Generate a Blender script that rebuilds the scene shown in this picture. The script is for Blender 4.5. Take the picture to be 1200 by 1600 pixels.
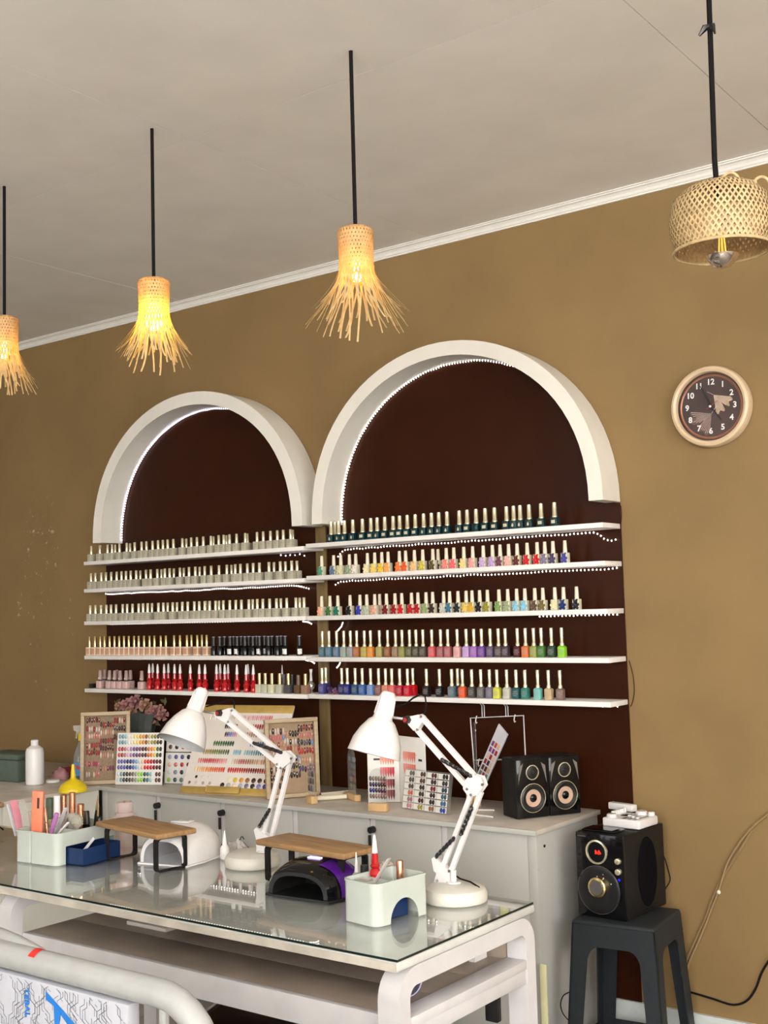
import bpy, bmesh, math, random
from mathutils import Vector, Matrix
random.seed(7)
for o in list(bpy.data.objects): bpy.data.objects.remove(o)
SC = bpy.context.scene; COL = SC.collection
R = math.radians
# ------------------------------------------------------------------ camera
FPX = 1842.82; YAW, PIT, ROL = R(36.8468), R(4.7422), R(-1.5792)
CAM = Vector((0, -3.3, 1.28))
cf = Vector((-math.sin(YAW)*math.cos(PIT), math.cos(YAW)*math.cos(PIT), math.sin(PIT)))
cr = Vector((math.cos(YAW), math.sin(YAW), 0)); cu = cr.cross(cf)
CR = cr*math.cos(ROL)+cu*math.sin(ROL); CU = -cr*math.sin(ROL)+cu*math.cos(ROL); CF = cf
cam = bpy.data.cameras.new('camera'); co = bpy.data.objects.new('camera', cam); COL.objects.link(co)
cam.sensor_fit = 'HORIZONTAL'; cam.sensor_width = 36; cam.lens = FPX*36/1200; cam.clip_start = .02
co.matrix_world = Matrix(((CR.x, CU.x, -CF.x, CAM.x), (CR.y, CU.y, -CF.y, CAM.y), (CR.z, CU.z, -CF.z, CAM.z), (0, 0, 0, 1)))
SC.camera = co
# ------------------------------------------------------------------ light and exposure
W = bpy.data.worlds.new('world'); SC.world = W; W.use_nodes = True
W.node_tree.nodes['Background'].inputs[0].default_value = (.75, .8, .9, 1)
W.node_tree.nodes['Background'].inputs[1].default_value = .3
SC.view_settings.view_transform = 'Standard'; SC.view_settings.look = 'None'
SC.view_settings.gamma = 1; SC.view_settings.use_curve_mapping = False
SC.view_settings.exposure = 0.0
WIN1 = 20.0     # daylight through the shop front behind the camera
WIN3 = 10.0     # daylight through the side shop window on the right
WIN2 = 4.0      # daylight through the high window further left
BULB = 22.0     # warm filament bulbs
FILL_GLOBE = 16.0    # unseen globe added left of the view to light the wall
LED = 8.0      # light strings

# ------------------------------------------------------------------ measuring helpers (photo pixel -> point on a real plane)
def ray(px, py): return CR*((px-600)/FPX)-CU*((py-800)/FPX)+CF
def at(px, py, X=None, Y=None, Z=None):
    d = ray(px, py)
    t = (Y-CAM.y)/d.y if Y is not None else (Z-CAM.z)/d.z if Z is not None else (X-CAM.x)/d.x
    return CAM+d*t
def xat(px, Y, z):                       # X on a shelf line (Y, z) seen at image column px
    k = (px-600)/FPX; w = Vector((0, Y, z))-CAM
    return (k*w.dot(CF)-w.dot(CR))/(CR.x-k*CF.x)

# ------------------------------------------------------------------ materials
def lin(r, g, b): return tuple(((c/255)/12.92 if c/255 <= .04045 else ((c/255+.055)/1.055)**2.4) for c in (r, g, b))
MATS = {}
def mat(name, c, rough=.5, metal=0., var=.08, scale=30., bump=0., spec=.5, coat=0., trans=0., emit=None, es=0., objcol=False, attr=False, stretch=None):
    m = bpy.data.materials.new(name); m.use_nodes = True; MATS[name] = m
    nt = m.node_tree; N = nt.nodes; L = nt.links; b = N['Principled BSDF']
    b.inputs['Roughness'].default_value = rough; b.inputs['Metallic'].default_value = metal
    b.inputs['Specular IOR Level'].default_value = spec; b.inputs['Coat Weight'].default_value = coat
    b.inputs['Transmission Weight'].default_value = trans
    tc = N.new('ShaderNodeTexCoord'); src = tc.outputs['Object']
    if stretch:
        mp = N.new('ShaderNodeMapping'); mp.inputs['Scale'].default_value = stretch; L.new(src, mp.inputs[0]); src = mp.outputs[0]
    nz = N.new('ShaderNodeTexNoise'); nz.inputs['Scale'].default_value = scale; nz.inputs['Detail'].default_value = 4
    L.new(src, nz.inputs['Vector'])
    mx = N.new('ShaderNodeMix'); mx.data_type = 'RGBA'; mx.blend_type = 'MULTIPLY'; mx.inputs[0].default_value = 1
    rp = N.new('ShaderNodeMapRange'); rp.inputs['From Min'].default_value = .3; rp.inputs['From Max'].default_value = .7
    rp.inputs['To Min'].default_value = 1-var; rp.inputs['To Max'].default_value = 1+var*.6
    L.new(nz.outputs['Fac'], rp.inputs['Value']); L.new(rp.outputs[0], mx.inputs[7])
    if objcol:
        oi = N.new('ShaderNodeObjectInfo'); L.new(oi.outputs['Color'], mx.inputs[6])
    elif attr:
        at_ = N.new('ShaderNodeAttribute'); at_.attribute_name = 'Col'; L.new(at_.outputs['Color'], mx.inputs[6])
    else: mx.inputs[6].default_value = (*c, 1)
    L.new(mx.outputs[2], b.inputs['Base Color'])
    if bump:
        bp = N.new('ShaderNodeBump'); bp.inputs['Strength'].default_value = bump; bp.inputs['Distance'].default_value = .01
        L.new(nz.outputs['Fac'], bp.inputs['Height']); L.new(bp.outputs[0], b.inputs['Normal'])
    if emit: b.inputs['Emission Color'].default_value = (*emit, 1); b.inputs['Emission Strength'].default_value = es
    return m
def thin_glass(name, tint, rough=.02, refl=1., body=None, bodyfac=0.):
    m = bpy.data.materials.new(name); m.use_nodes = True; nt = m.node_tree; N = nt.nodes; L = nt.links
    N.remove(N['Principled BSDF']); out = N['Material Output']
    t = N.new('ShaderNodeBsdfTransparent'); t.inputs[0].default_value = (*tint, 1)
    g = N.new('ShaderNodeBsdfGlossy'); g.inputs['Roughness'].default_value = rough; g.inputs[0].default_value = (refl, refl, refl, 1)
    f = N.new('ShaderNodeFresnel'); ge = N.new('ShaderNodeNewGeometry'); ir = N.new('ShaderNodeMapRange')
    ir.inputs['To Min'].default_value = 1.5; ir.inputs['To Max'].default_value = 1/1.5     # same reflectance on both faces of a thin pane
    L.new(ge.outputs['Backfacing'], ir.inputs['Value']); L.new(ir.outputs[0], f.inputs[0])
    tc = N.new('ShaderNodeTexCoord'); nz = N.new('ShaderNodeTexNoise'); nz.inputs['Scale'].default_value = 12
    L.new(tc.outputs['Object'], nz.inputs[0]); mr = N.new('ShaderNodeMapRange')
    mr.inputs['To Min'].default_value = rough*.6; mr.inputs['To Max'].default_value = rough*1.6+.005
    L.new(nz.outputs['Fac'], mr.inputs[0]); L.new(mr.outputs[0], g.inputs['Roughness'])
    base = t.outputs[0]
    if body:
        d = N.new('ShaderNodeBsdfDiffuse'); d.inputs[0].default_value = (*body, 1)
        mm = N.new('ShaderNodeMixShader'); mm.inputs[0].default_value = bodyfac; L.new(t.outputs[0], mm.inputs[1]); L.new(d.outputs[0], mm.inputs[2]); base = mm.outputs[0]
    mx = N.new('ShaderNodeMixShader'); L.new(f.outputs[0], mx.inputs[0]); L.new(base, mx.inputs[1]); L.new(g.outputs[0], mx.inputs[2])
    L.new(mx.outputs[0], out.inputs[0]); MATS[name] = m; return m
def emission(name, c, s):
    m = bpy.data.materials.new(name); m.use_nodes = True; nt = m.node_tree; N = nt.nodes
    N.remove(N['Principled BSDF']); e = N.new('ShaderNodeEmission'); e.inputs[0].default_value = (*c, 1); e.inputs[1].default_value = s
    nt.links.new(e.outputs[0], N['Material Output'].inputs[0]); MATS[name] = m; return m

# wall paint with chipped patches towards its left end
def wall_material():
    m = mat('wall_paint', (.258, .168, .073), rough=.6, var=.1, scale=3.5, bump=.03, spec=.2)
    nt = m.node_tree; N = nt.nodes; L = nt.links; b = N['Principled BSDF']
    tc = N.new('ShaderNodeTexCoord'); sp = N.new('ShaderNodeSeparateXYZ'); L.new(tc.outputs['Object'], sp.inputs[0])
    n1 = N.new('ShaderNodeTexNoise'); n1.inputs['Scale'].default_value = 26; n1.inputs['Detail'].default_value = 8; n1.inputs['Roughness'].default_value = .75
    n2 = N.new('ShaderNodeTexNoise'); n2.inputs['Scale'].default_value = 3.3; n2.inputs['Detail'].default_value = 3
    L.new(tc.outputs['Object'], n1.inputs[0]); L.new(tc.outputs['Object'], n2.inputs[0])
    def mr(src, a, c, lo=0., hi=1.):
        r = N.new('ShaderNodeMapRange'); r.inputs[1].default_value = a; r.inputs[2].default_value = c; r.inputs[3].default_value = lo; r.inputs[4].default_value = hi
        L.new(src, r.inputs[0]); return r.outputs[0]
    def mul(a, c):
        k = N.new('ShaderNodeMath'); k.operation = 'MULTIPLY'; L.new(a, k.inputs[0]); L.new(c, k.inputs[1]); return k.outputs[0]
    chips = mul(mr(n1.outputs['Fac'], .585, .635), mr(n2.outputs['Fac'], .50, .57))
    chips = mul(chips, mul(mr(sp.outputs['X'], -4.0, -4.25), mul(mr(sp.outputs['Z'], 1.85, 1.7), mr(sp.outputs['Z'], .95, 1.05))))
    old = b.inputs['Base Color'].links[0].from_socket
    mx = N.new('ShaderNodeMix'); mx.data_type = 'RGBA'; L.new(chips, mx.inputs[0]); L.new(old, mx.inputs[6]); mx.inputs[7].default_value = (.6, .5, .38, 1)
    L.new(mx.outputs[2], b.inputs['Base Color']); return m
wall_material()
mat('plain_wall', (.72, .66, .56), .7, var=.05, scale=4)
mat('ceiling_paint', (.87, .845, .80), .75, var=.05, scale=5, bump=.03)
mat('cornice_white', (.80, .78, .74), .5, var=.04)
mat('maroon_paint', (.034, .0088, .0032), .3, var=.18, scale=7, bump=.14, spec=.10)
mat('batten_wood', (.2, .13, .05), .55, var=.35, scale=9, stretch=(6, 1, .5))
mat('arch_white', (.81, .78, .715), .5, var=.05, scale=8, bump=.06)
mat('shelf_white', (.85, .82, .80), .45, var=.05, scale=14)
mat('floor_tile', (.26, .25, .235), .25, var=.12, scale=9)
mat('grout', (.2, .18, .16), .8)
mat('baseboard_white', (.62, .66, .66), .4)
mat('cabinet_white', (.48, .48, .455), .4, var=.04, scale=6)
mat('cabinet_top', (.55, .50, .44), .35, var=.2, scale=9)
mat('counter_pale', (.70, .69, .63), .45, var=.05, scale=6)
mat('table_white', (.62, .60, .615), .38, var=.07, scale=11)
mat('table_top', (.60, .60, .58), .4, var=.16, scale=8)
mat('slab_edge', (.58, .53, .46), .5, var=.22, scale=14)
mat('shelf_brown', (.36, .29, .24), .45, var=.18, scale=7)
mat('black_plastic', (.012, .012, .013), .35, var=.1)
mat('black_gloss', (.004, .004, .005), .10, var=.1, coat=.15, spec=.3)
mat('black_matte', (.012, .0115, .011), .5, var=.15, spec=.2)
mat('kraft_board', (.36, .25, .155), .75, var=.12, scale=30)
mat('stool_plastic', (.022, .026, .031), .55, var=.1, scale=40, bump=.02, spec=.25)
mat('white_plastic', (.78, .76, .77), .3, var=.03)
mat('white_enamel', (.76, .74, .745), .22, var=.04, scale=40, coat=.3)
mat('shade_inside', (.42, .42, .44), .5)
mat('lamp_base_white', (.66, .64, .58), .35, var=.05)
mat('mint_plastic', (.52, .565, .525), .35, var=.04, scale=20)
mat('navy_plastic', (.008, .03, .11), .35, var=.08)
mat('purple_shell', (.09, .012, .26), .2, var=.3, scale=25)
mat('gold_metal', (.80, .62, .30), .22, 1., var=.1)
mat('pale_gold', (.93, .86, .62), .25, .75, var=.08)
mat('copper_metal', (.80, .42, .26), .25, 1., var=.1)
mat('copper_cone', (.66, .45, .35), .4, .3, var=.1)
mat('chrome', (.75, .75, .77), .12, 1., var=.05)
mat('mirror_smoke', (.80, .70, .63), .10, 1., var=.2, scale=40)
mat('steel', (.5, .5, .52), .3, 1., var=.05)
mat('cream_cap', (.80, .73, .58), .35, var=.04)
mat('cream_body', (.70, .66, .50), .3, var=.05)
mat('grey_bottle', (.46, .43, .335), .38, var=.08, scale=50)
mat('grey_label', (.30, .28, .23), .5, var=.1)
mat('nude_frame', (.80, .68, .55), .2, var=.05)
mat('nude_label', (.62, .33, .2), .35, var=.15)
mat('teal_glass', (.003, .032, .038), .18, var=.15, coat=.2)
mat('label_cream', (.58, .52, .37), .4, var=.06)
mat('label_white', (.75, .74, .72), .5, var=.25, scale=180)
mat('lilac_top', (.33, .29, .42), .3, var=.2)
mat('pink_bottle', (.62, .42, .40), .25, var=.06, coat=.3)
mat('dusty_pink', (.40, .27, .25), .35, var=.08)
mat('red_gloss', (.50, .006, .010), .12, var=.2, coat=.6)
mat('polish', (1, 1, 1), .28, var=.06, coat=.12, objcol=True)
mat('tinted', (1, 1, 1), .4, var=.08, objcol=True)
mat('tips', (1, 1, 1), .2, var=.04, coat=.3, attr=True)
mat('print_white', (.78, .77, .76), .9)
mat('pale_wood', (.47, .36, .23), .5, var=.14, scale=12, stretch=(1, 1, 9))
mat('burlap', (.27, .19, .125), .85, var=.22, scale=120)
mat('oak_board', (.36, .205, .088), .5, var=.35, scale=7, stretch=(1.2, 9, 6))
mat('block_wood', (.66, .42, .20), .5, var=.15, scale=30)
mat('card_white', (.78, .76, .73), .4, var=.03)
mat('card_cream', (.74, .68, .63), .5, var=.03)
mat('gold_card', (.56, .38, .11), .35, .4, var=.12)
mat('dark_card', (.02, .02, .022), .4)
mat('bamboo', (.45, .28, .12), .55, var=.25, scale=60)
mat('bamboo_pale', (.58, .42, .22), .55, var=.25, scale=60)
mat('cord_black', (.008, .007, .008), .7, spec=.12)
mat('cable_tan', (.27, .18, .085), .55)
mat('clock_rim', (.66, .50, .33), .35, var=.08)
mat('clock_face', (.055, .032, .030), .4, var=.35, scale=9)
mat('clock_ring', (.36, .16, .10), .4, .3)
mat('leaf_print', (.40, .28, .19), .6, var=.35, scale=60)
mat('leaf_dark', (.13, .075, .07), .6, var=.35, scale=60)
mat('leaf_vein', (.62, .52, .43), .6)
mat('rose_pink', (.34, .15, .15), .6, var=.25, scale=30)
mat('rose_peach', (.34, .18, .12), .6, var=.25, scale=30)
mat('leaf_green', (.10, .09, .03), .6, var=.3)
mat('wrap_green', (.07, .078, .07), .6, var=.2, scale=14)
mat('yellow_plastic', (.80, .60, .01), .28, var=.06)
mat('red_cloth', (.30, .008, .012), .8, var=.3)
mat('navy_cloth', (.008, .008, .035), .8, var=.3)
mat('pink_cloth', (.45, .22, .24), .85, var=.3)
mat('green_box', (.09, .12, .095), .6, var=.1)
mat('blue_label', (.07, .25, .55), .4, var=.1)
mat('coral_plastic', (.80, .22, .12), .4, var=.05)
mat('pink_plastic', (.75, .30, .38), .35, var=.1)
mat('orchid_plastic', (.50, .20, .50), .25, .2, var=.1)
mat('file_grey', (.55, .54, .58), .7, var=.1)
mat('sage_glass', (.12, .17, .12), .3, var=.2)
mat('powder_fluff', (.42, .40, .33), .9, var=.3)
mat('lavender_plastic', (.45, .42, .60), .35, var=.05)
mat('pale_yellow', (.72, .70, .42), .5)
mat('print_blue', (.015, .16, .52), .45, var=.05)
mat('print_line', (.16, .17, .20), .6)
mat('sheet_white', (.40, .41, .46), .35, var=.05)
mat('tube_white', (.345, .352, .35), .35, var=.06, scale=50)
mat('tape_red', (.62, .02, .015), .4)
mat('mesh_grille', (.006, .006, .007), .9, var=.3, scale=300, spec=.03)
mat('white_paint', (.80, .78, .76), .5)
mat('red_hand', (.35, .02, .015), .4)
mat('bottle_print', (.36, .34, .34), .5)
mat('dark_brown', (.05, .025, .015), .5)
thin_glass('table_glass', (.965, .98, .978), .004)
mat('glass_edge', (.004, .014, .012), .12)
thin_glass('bulb_glass', (.95, .93, .88), .02)
thin_glass('amber_bulb', (1, .86, .55), .02)
thin_glass('acrylic', (.93, .95, .95), .02, body=(.6, .6, .58), bodyfac=.12)
thin_glass('clear_pink', (.97, .90, .88), .05, body=(.78, .64, .62), bodyfac=.35)
thin_glass('clear_bag', (.95, .95, .95), .08, body=(.75, .72, .70), bodyfac=.42)
thin_glass('clear_blue', (.80, .87, .90), .04, body=(.55, .6, .62), bodyfac=.25)
emission('daylight_1', (1, .97, .91), WIN1); emission('daylight_3', (1, .97, .92), WIN3); emission('daylight_2', (.95, .97, 1), WIN2)
emission('fill_glow', (1, .93, .82), FILL_GLOBE); emission('filament', (1, .62, .20), BULB*2.0); emission('bright_bulb', (1, .66, .07), BULB*1.5)
emission('amber_filament', (1, .42, .06), 3.0)
emission('led_white', (1, .96, .90), LED); emission('led_cool', (.86, .84, 1), LED)
emission('display_red', (1, .02, .01), 4.0); emission('display_blue', (.02, .03, 1), 1.2); emission('display_violet', (.6, .45, 1), 4.0)
def straw(name, c):      # thin bamboo splints let some light through
    m = mat(name, c, .55, var=.25, scale=60); nt = m.node_tree; N = nt.nodes; L = nt.links; b = N['Principled BSDF']
    t = N.new('ShaderNodeBsdfTranslucent'); t.inputs[0].default_value = (.95, .62, .22, 1); mx = N.new('ShaderNodeMixShader'); mx.inputs[0].default_value = .28
    L.new(b.outputs[0], mx.inputs[1]); L.new(t.outputs[0], mx.inputs[2]); L.new(mx.outputs[0], N['Material Output'].inputs[0])
straw('splint', (.66, .45, .21)); straw('splint_pale', (.78, .59, .31))

# ------------------------------------------------------------------ mesh builder
class MB:
    def __init__(s): s.v = []; s.f = []; s.m = []; s.c = []; s.M = Matrix(); s.mi = 0; s.col = None
    def add(s, vs, fs):
        o = len(s.v); s.v += [s.M @ Vector(p) for p in vs]
        for f in fs: s.f.append([i+o for i in f]); s.m.append(s.mi); s.c.append(s.col)
        return s
    def box(s, x0, x1, y0, y1, z0, z1):
        return s.add([(x0, y0, z0), (x1, y0, z0), (x1, y1, z0), (x0, y1, z0), (x0, y0, z1), (x1, y0, z1), (x1, y1, z1), (x0, y1, z1)],
                     [(0, 3, 2, 1), (4, 5, 6, 7), (0, 1, 5, 4), (1, 2, 6, 5), (2, 3, 7, 6), (3, 0, 4, 7)])
    def rbox(s, x0, x1, y0, y1, z0, z1, r=.002, seg=2):
        bm = bmesh.new(); bmesh.ops.create_cube(bm, size=1)
        for v in bm.verts: v.co = Vector(((x0+x1)/2+v.co.x*(x1-x0), (y0+y1)/2+v.co.y*(y1-y0), (z0+z1)/2+v.co.z*(z1-z0)))
        bmesh.ops.bevel(bm, geom=bm.edges[:], offset=r, segments=seg, affect='EDGES', profile=.5)
        bm.verts.index_update(); s.add([v.co.copy() for v in bm.verts], [[v.index for v in f.verts] for f in bm.faces]); bm.free(); return s
    def lathe(s, prof, n=20, cap=(True, True), a0=0., a1=2*math.pi):
        vs = []; fs = []; full = abs(a1-a0-2*math.pi) < 1e-6; k = n if full else n+1
        for r, z in prof:
            for i in range(k):
                a = a0+(a1-a0)*i/n; vs.append((r*math.cos(a), r*math.sin(a), z))
        for j in range(len(prof)-1):
            for i in range(n):
                i2 = (i+1) % k; fs.append((j*k+i, j*k+i2, (j+1)*k+i2, (j+1)*k+i))
        if cap[0] and prof[0][0] > 1e-6: fs.append(list(range(k))[::-1])
        if cap[1] and prof[-1][0] > 1e-6: fs.append([(len(prof)-1)*k+i for i in range(k)])
        return s.add(vs, fs)
    def cyl(s, p0, p1, r0, r1=None, n=12):
        r1 = r0 if r1 is None else r1; p0 = Vector(p0); p1 = Vector(p1); d = p1-p0; old = s.M
        s.M = old @ Matrix.Translation(p0) @ d.to_track_quat('Z', 'Y').to_matrix().to_4x4()
        s.lathe([(r0, 0), (r1, d.length)], n); s.M = old; return s
    def tube(s, pts, r, n=8, closed=False):
        pts = [Vector(p) for p in pts]; k = len(pts); vs = []; fs = []
        T = []
        for i in range(k):
            a = pts[(i-1) % k] if (closed or i > 0) else pts[i]; b = pts[(i+1) % k] if (closed or i < k-1) else pts[i]
            T.append((b-a).normalized())
        u = T[0].orthogonal().normalized()
        for i in range(k):
            u = (u-T[i]*u.dot(T[i])).normalized(); w = T[i].cross(u); rr = r[i] if isinstance(r, (list, tuple)) else r
            for j in range(n):
                a = 2*math.pi*j/n; vs.append(pts[i]+u*(rr*math.cos(a))+w*(rr*math.sin(a)))
        for i in range(k if closed else k-1):
            i2 = (i+1) % k
            for j in range(n): fs.append((i*n+j, i*n+(j+1) % n, i2*n+(j+1) % n, i2*n+j))
        if not closed: fs.append(list(range(n))[::-1]); fs.append([(k-1)*n+j for j in range(n)])
        return s.add(vs, fs)
    def prism(s, poly, y0, y1):          # poly in (x,z), counter-clockwise seen from -Y
        n = len(poly); vs = [(x, y0, z) for x, z in poly]+[(x, y1, z) for x, z in poly]
        fs = [list(range(n)), list(range(2*n-1, n-1, -1))]+[(i, i+n, (i+1) % n+n, (i+1) % n) for i in range(n)]
        return s.add(vs, fs)
    def sphere(s, c, r, n=12, m=8, sz=1.):
        old = s.M; s.M = old @ Matrix.Translation(c)
        s.lathe([(max(r*math.sin(math.pi*j/m), 1e-7 if j in (0, m) else 0), -r*sz*math.cos(math.pi*j/m)) for j in range(m+1)], n, (False, False)); s.M = old; return s
    def tip(s, x, z, w, h, y=-.001, d=.0018, n=8):     # one nail-tip: low oval dome on a board facing -Y
        vs = [(x, y-d, z)]+[(x+w/2*math.cos(2*math.pi*i/n), y, z+h/2*math.sin(2*math.pi*i/n)) for i in range(n)]
        vs = vs[:1]+[(vx+(x-vx)*.3, y-d*.7, vz+(z-vz)*.3) for vx, _, vz in vs[1:]]+vs[1:]
        return s.add(vs, [(0, 1+i, 1+(i+1) % n) for i in range(n)]+[(1+i, 1+n+i, 1+n+(i+1) % n, 1+(i+1) % n) for i in range(n)])
    def mesh(s, name, mats, smooth=35):
        me = bpy.data.meshes.new(name); me.from_pydata([tuple(p) for p in s.v], [], s.f)
        for mm in (mats if isinstance(mats, (list, tuple)) else [mats]): me.materials.append(MATS[mm])
        for p, i in zip(me.polygons, s.m): p.material_index = i
        if any(c is not None for c in s.c):
            a = me.color_attributes.new('Col', 'FLOAT_COLOR', 'CORNER'); k = 0; buf = []
            for p, c in zip(me.polygons, s.c): buf += [*(c or (.7, .7, .7)), 1.]*p.loop_total
            a.data.foreach_set('color', buf)
        bm = bmesh.new(); bm.from_mesh(me); bmesh.ops.recalc_face_normals(bm, faces=bm.faces[:]); bm.to_mesh(me); bm.free()
        if smooth:
            for p in me.polygons: p.use_smooth = True
            me.set_sharp_from_angle(angle=R(smooth))
        return me
    def build(s, name, mats, parent=None, smooth=35): return put(name, s.mesh(name, mats, smooth), parent)
def put(name, me, parent=None, loc=(0, 0, 0), rot=(0, 0, 0), color=None, kind=None):
    o = bpy.data.objects.new(name, me); COL.objects.link(o); o.parent = parent; o.location = loc; o.rotation_euler = rot
    if color: o.color = (*color, 1)
    if kind: o['kind'] = kind
    return o
def tag(o, label, cat, group=None):
    o['label'] = label; o['category'] = cat
    if group: o['group'] = group
    return o
def thing(name, label, cat, loc=(0, 0, 0), rz=0., group=None, rot=None):
    o = bpy.data.objects.new(name, None); COL.objects.link(o); o.empty_display_size = .02
    o.location = loc; o.rotation_euler = rot or (0, 0, rz); return tag(o, label, cat, group)
def struct(o): o['kind'] = 'structure'; return o
FONT_CACHE = {}
def text_mesh(s, size, depth=.0003, align='CENTER', spacing=1., bold=0.):
    key = (s, size, depth, align, bold)
    if key in FONT_CACHE: return FONT_CACHE[key]
    c = bpy.data.curves.new('lettering', 'FONT'); c.body = s; c.size = size; c.extrude = depth; c.align_x = align; c.align_y = 'CENTER'
    c.resolution_u = 3; c.space_line = spacing; c.offset = bold
    o = bpy.data.objects.new('lettering', c); COL.objects.link(o); bpy.context.view_layer.update()
    me = bpy.data.meshes.new_from_object(o.evaluated_get(bpy.context.evaluated_depsgraph_get()))
    bpy.data.objects.remove(o); bpy.data.curves.remove(c)
    FONT_CACHE[key] = me; return me
def text_obj(name, s, size, m, parent, loc, rot=(R(90), 0, 0), **k):
    me = text_mesh(s, size, **k).copy(); me.materials.clear(); me.materials.append(MATS[m]); return put(name, me, parent, loc, rot)
UNITS = ['', 'first', 'second', 'third', 'fourth', 'fifth', 'sixth', 'seventh', 'eighth', 'ninth', 'tenth', 'eleventh', 'twelfth', 'thirteenth', 'fourteenth', 'fifteenth', 'sixteenth', 'seventeenth', 'eighteenth', 'nineteenth']
def ordn(n):
    if n < 20: return UNITS[n]
    t, u = divmod(n, 10); return {2: 'twentieth', 3: 'thirtieth', 4: 'fortieth'}[t] if u == 0 else {2: 'twenty', 3: 'thirty', 4: 'forty'}[t]+'-'+UNITS[u]
def lerp(a, b, t): return tuple(x+(y-x)*t for x, y in zip(a, b))

# ================================================================== the setting
ZC = 2.55
struct(MB().box(-7, 2.6, 0, .12, 0, 2.75).build('wall_back', 'wall_paint'))
struct(MB().box(-7.12, -7, -6, .12, 0, 2.75).build('wall_left', 'plain_wall'))
def wall_right():
    m = MB(); m.box(2.6, 2.72, -6, -5.2, 0, 2.75); m.box(2.6, 2.72, -1.6, .12, 0, 2.75); m.box(2.6, 2.72, -5.2, -1.6, 0, 1.0); m.box(2.6, 2.72, -5.2, -1.6, 2.45, 2.75)
    struct(m.build('wall_right', 'plain_wall'))
wall_right()
def wall_front():
    m = MB(); xs = [(-7, -5.0), (-3.2, -.6), (2.3, 2.6)]
    for a, b in xs: m.box(a, b, -6.1, -6, 0, 2.75)
    m.box(-5.0, -3.2, -6.1, -6, 0, 1.3); m.box(-5.0, -3.2, -6.1, -6, 2.5, 2.75)
    m.box(-.6, 2.3, -6.1, -6, 0, 1.0); m.box(-.6, 2.3, -6.1, -6, 2.45, 2.75)
    struct(m.build('wall_front', 'plain_wall'))
wall_front()
def window(n, x0, x1, z0, z1, em, bars):
    w = struct(MB().box(x0, x1, -6.06, -6.055, z0, z1).build('window_%d' % n, em))
    for i in range(bars+1):
        x = x0+(x1-x0)*i/bars; MB().box(x-.025, x+.025, -6.05, -6.0, z0, z1).build('mullion', 'cornice_white', w)
    for z in (z0, z1): MB().box(x0, x1, -6.05, -6.0, z-.025, z+.025).build('rail', 'cornice_white', w)
def side_window():
    w = struct(MB().box(2.655, 2.66, -5.2, -1.6, 1.0, 2.45).build('window_3', 'daylight_3'))
    for i in range(4): y = -5.2+3.6*i/3; MB().box(2.6, 2.65, y-.025, y+.025, 1.0, 2.45).build('mullion', 'cornice_white', w)
    for z in (1.0, 2.45): MB().box(2.6, 2.65, -5.2, -1.6, z-.025, z+.025).build('rail', 'cornice_white', w)
side_window()
window(1, -.6, 2.3, 1.0, 2.45, 'daylight_1', 3); window(2, -5.0, -3.2, 1.3, 2.5, 'daylight_2', 2)
ce = struct(MB().box(-7, 2.6, -6, .12, ZC+.012, ZC+.05).build('ceiling', 'grout'))
xs = [-7]+[-1.008+1.22*k for k in range(-4, 3)]+[2.6]; ys = [-6, -3.6, -1.15, 0]
for i in range(len(xs)-1):
    for j in range(3): MB().box(xs[i]+.0012, xs[i+1]-.0012, ys[j]+.0008, ys[j+1]-.0008, ZC, ZC+.012).build('ceiling_board', 'ceiling_paint', ce)
fl = struct(MB().box(-7, 2.6, -6, .12, -.06, -.006).build('floor', 'grout'))
tm = MB().box(-.198, .198, -.198, .198, -.006, 0).mesh('tile', 'floor_tile')
for i in range(14):
    for j in range(10): put('tile', tm, fl, (-4.8+.4*i, -.2-.4*j, 0))
struct(MB().box(-7, 2.6, -.012, 0, 0, .108).build('baseboard_back', 'baseboard_white'))
def cornice():
    prof = [(0, -.030), (-.007, -.030), (-.007, -.026), (-.011, -.023), (-.014, -.016), (-.020, -.010), (-.027, -.008), (-.027, -.0045), (-.033, -.004), (-.033, -.0005), (0, -.0005)]
    n = len(prof); vs = [(x, y, ZC+z) for x in (-7, 2.6) for y, z in prof]
    m = MB().add(vs, [(i, (i+1) % n, (i+1) % n+n, i+n) for i in range(n)]+[list(range(n)), list(range(n, 2*n))])
    struct(m.build('trim_1', 'cornice_white', smooth=20))
cornice()
ARCH = [(-3.322, .574, .556), (-2.137, .567, .565)]   # centre x, outer half-width, outer height
def panel(n, x0, x1, k):
    cx, a, b = ARCH[k]; a -= .02; b -= .02
    poly = [(x0, 0), (x1, 0), (x1, 1.585)]+[(cx+a*math.cos(math.pi*i/28), 1.587+b*math.sin(math.pi*i/28)) for i in range(29)]+[(x0, 1.585)]
    struct(MB().prism(poly, -.004, -.0002).build('trim_%d' % n, 'maroon_paint', smooth=0))
panel(2, -3.952, -2.785, 0); panel(3, -2.733, -1.572, 1)
struct(MB().rbox(-2.783, -2.735, -.009, -.0002, .1, 1.6, .001).build('trim_4', 'batten_wood'))
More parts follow.
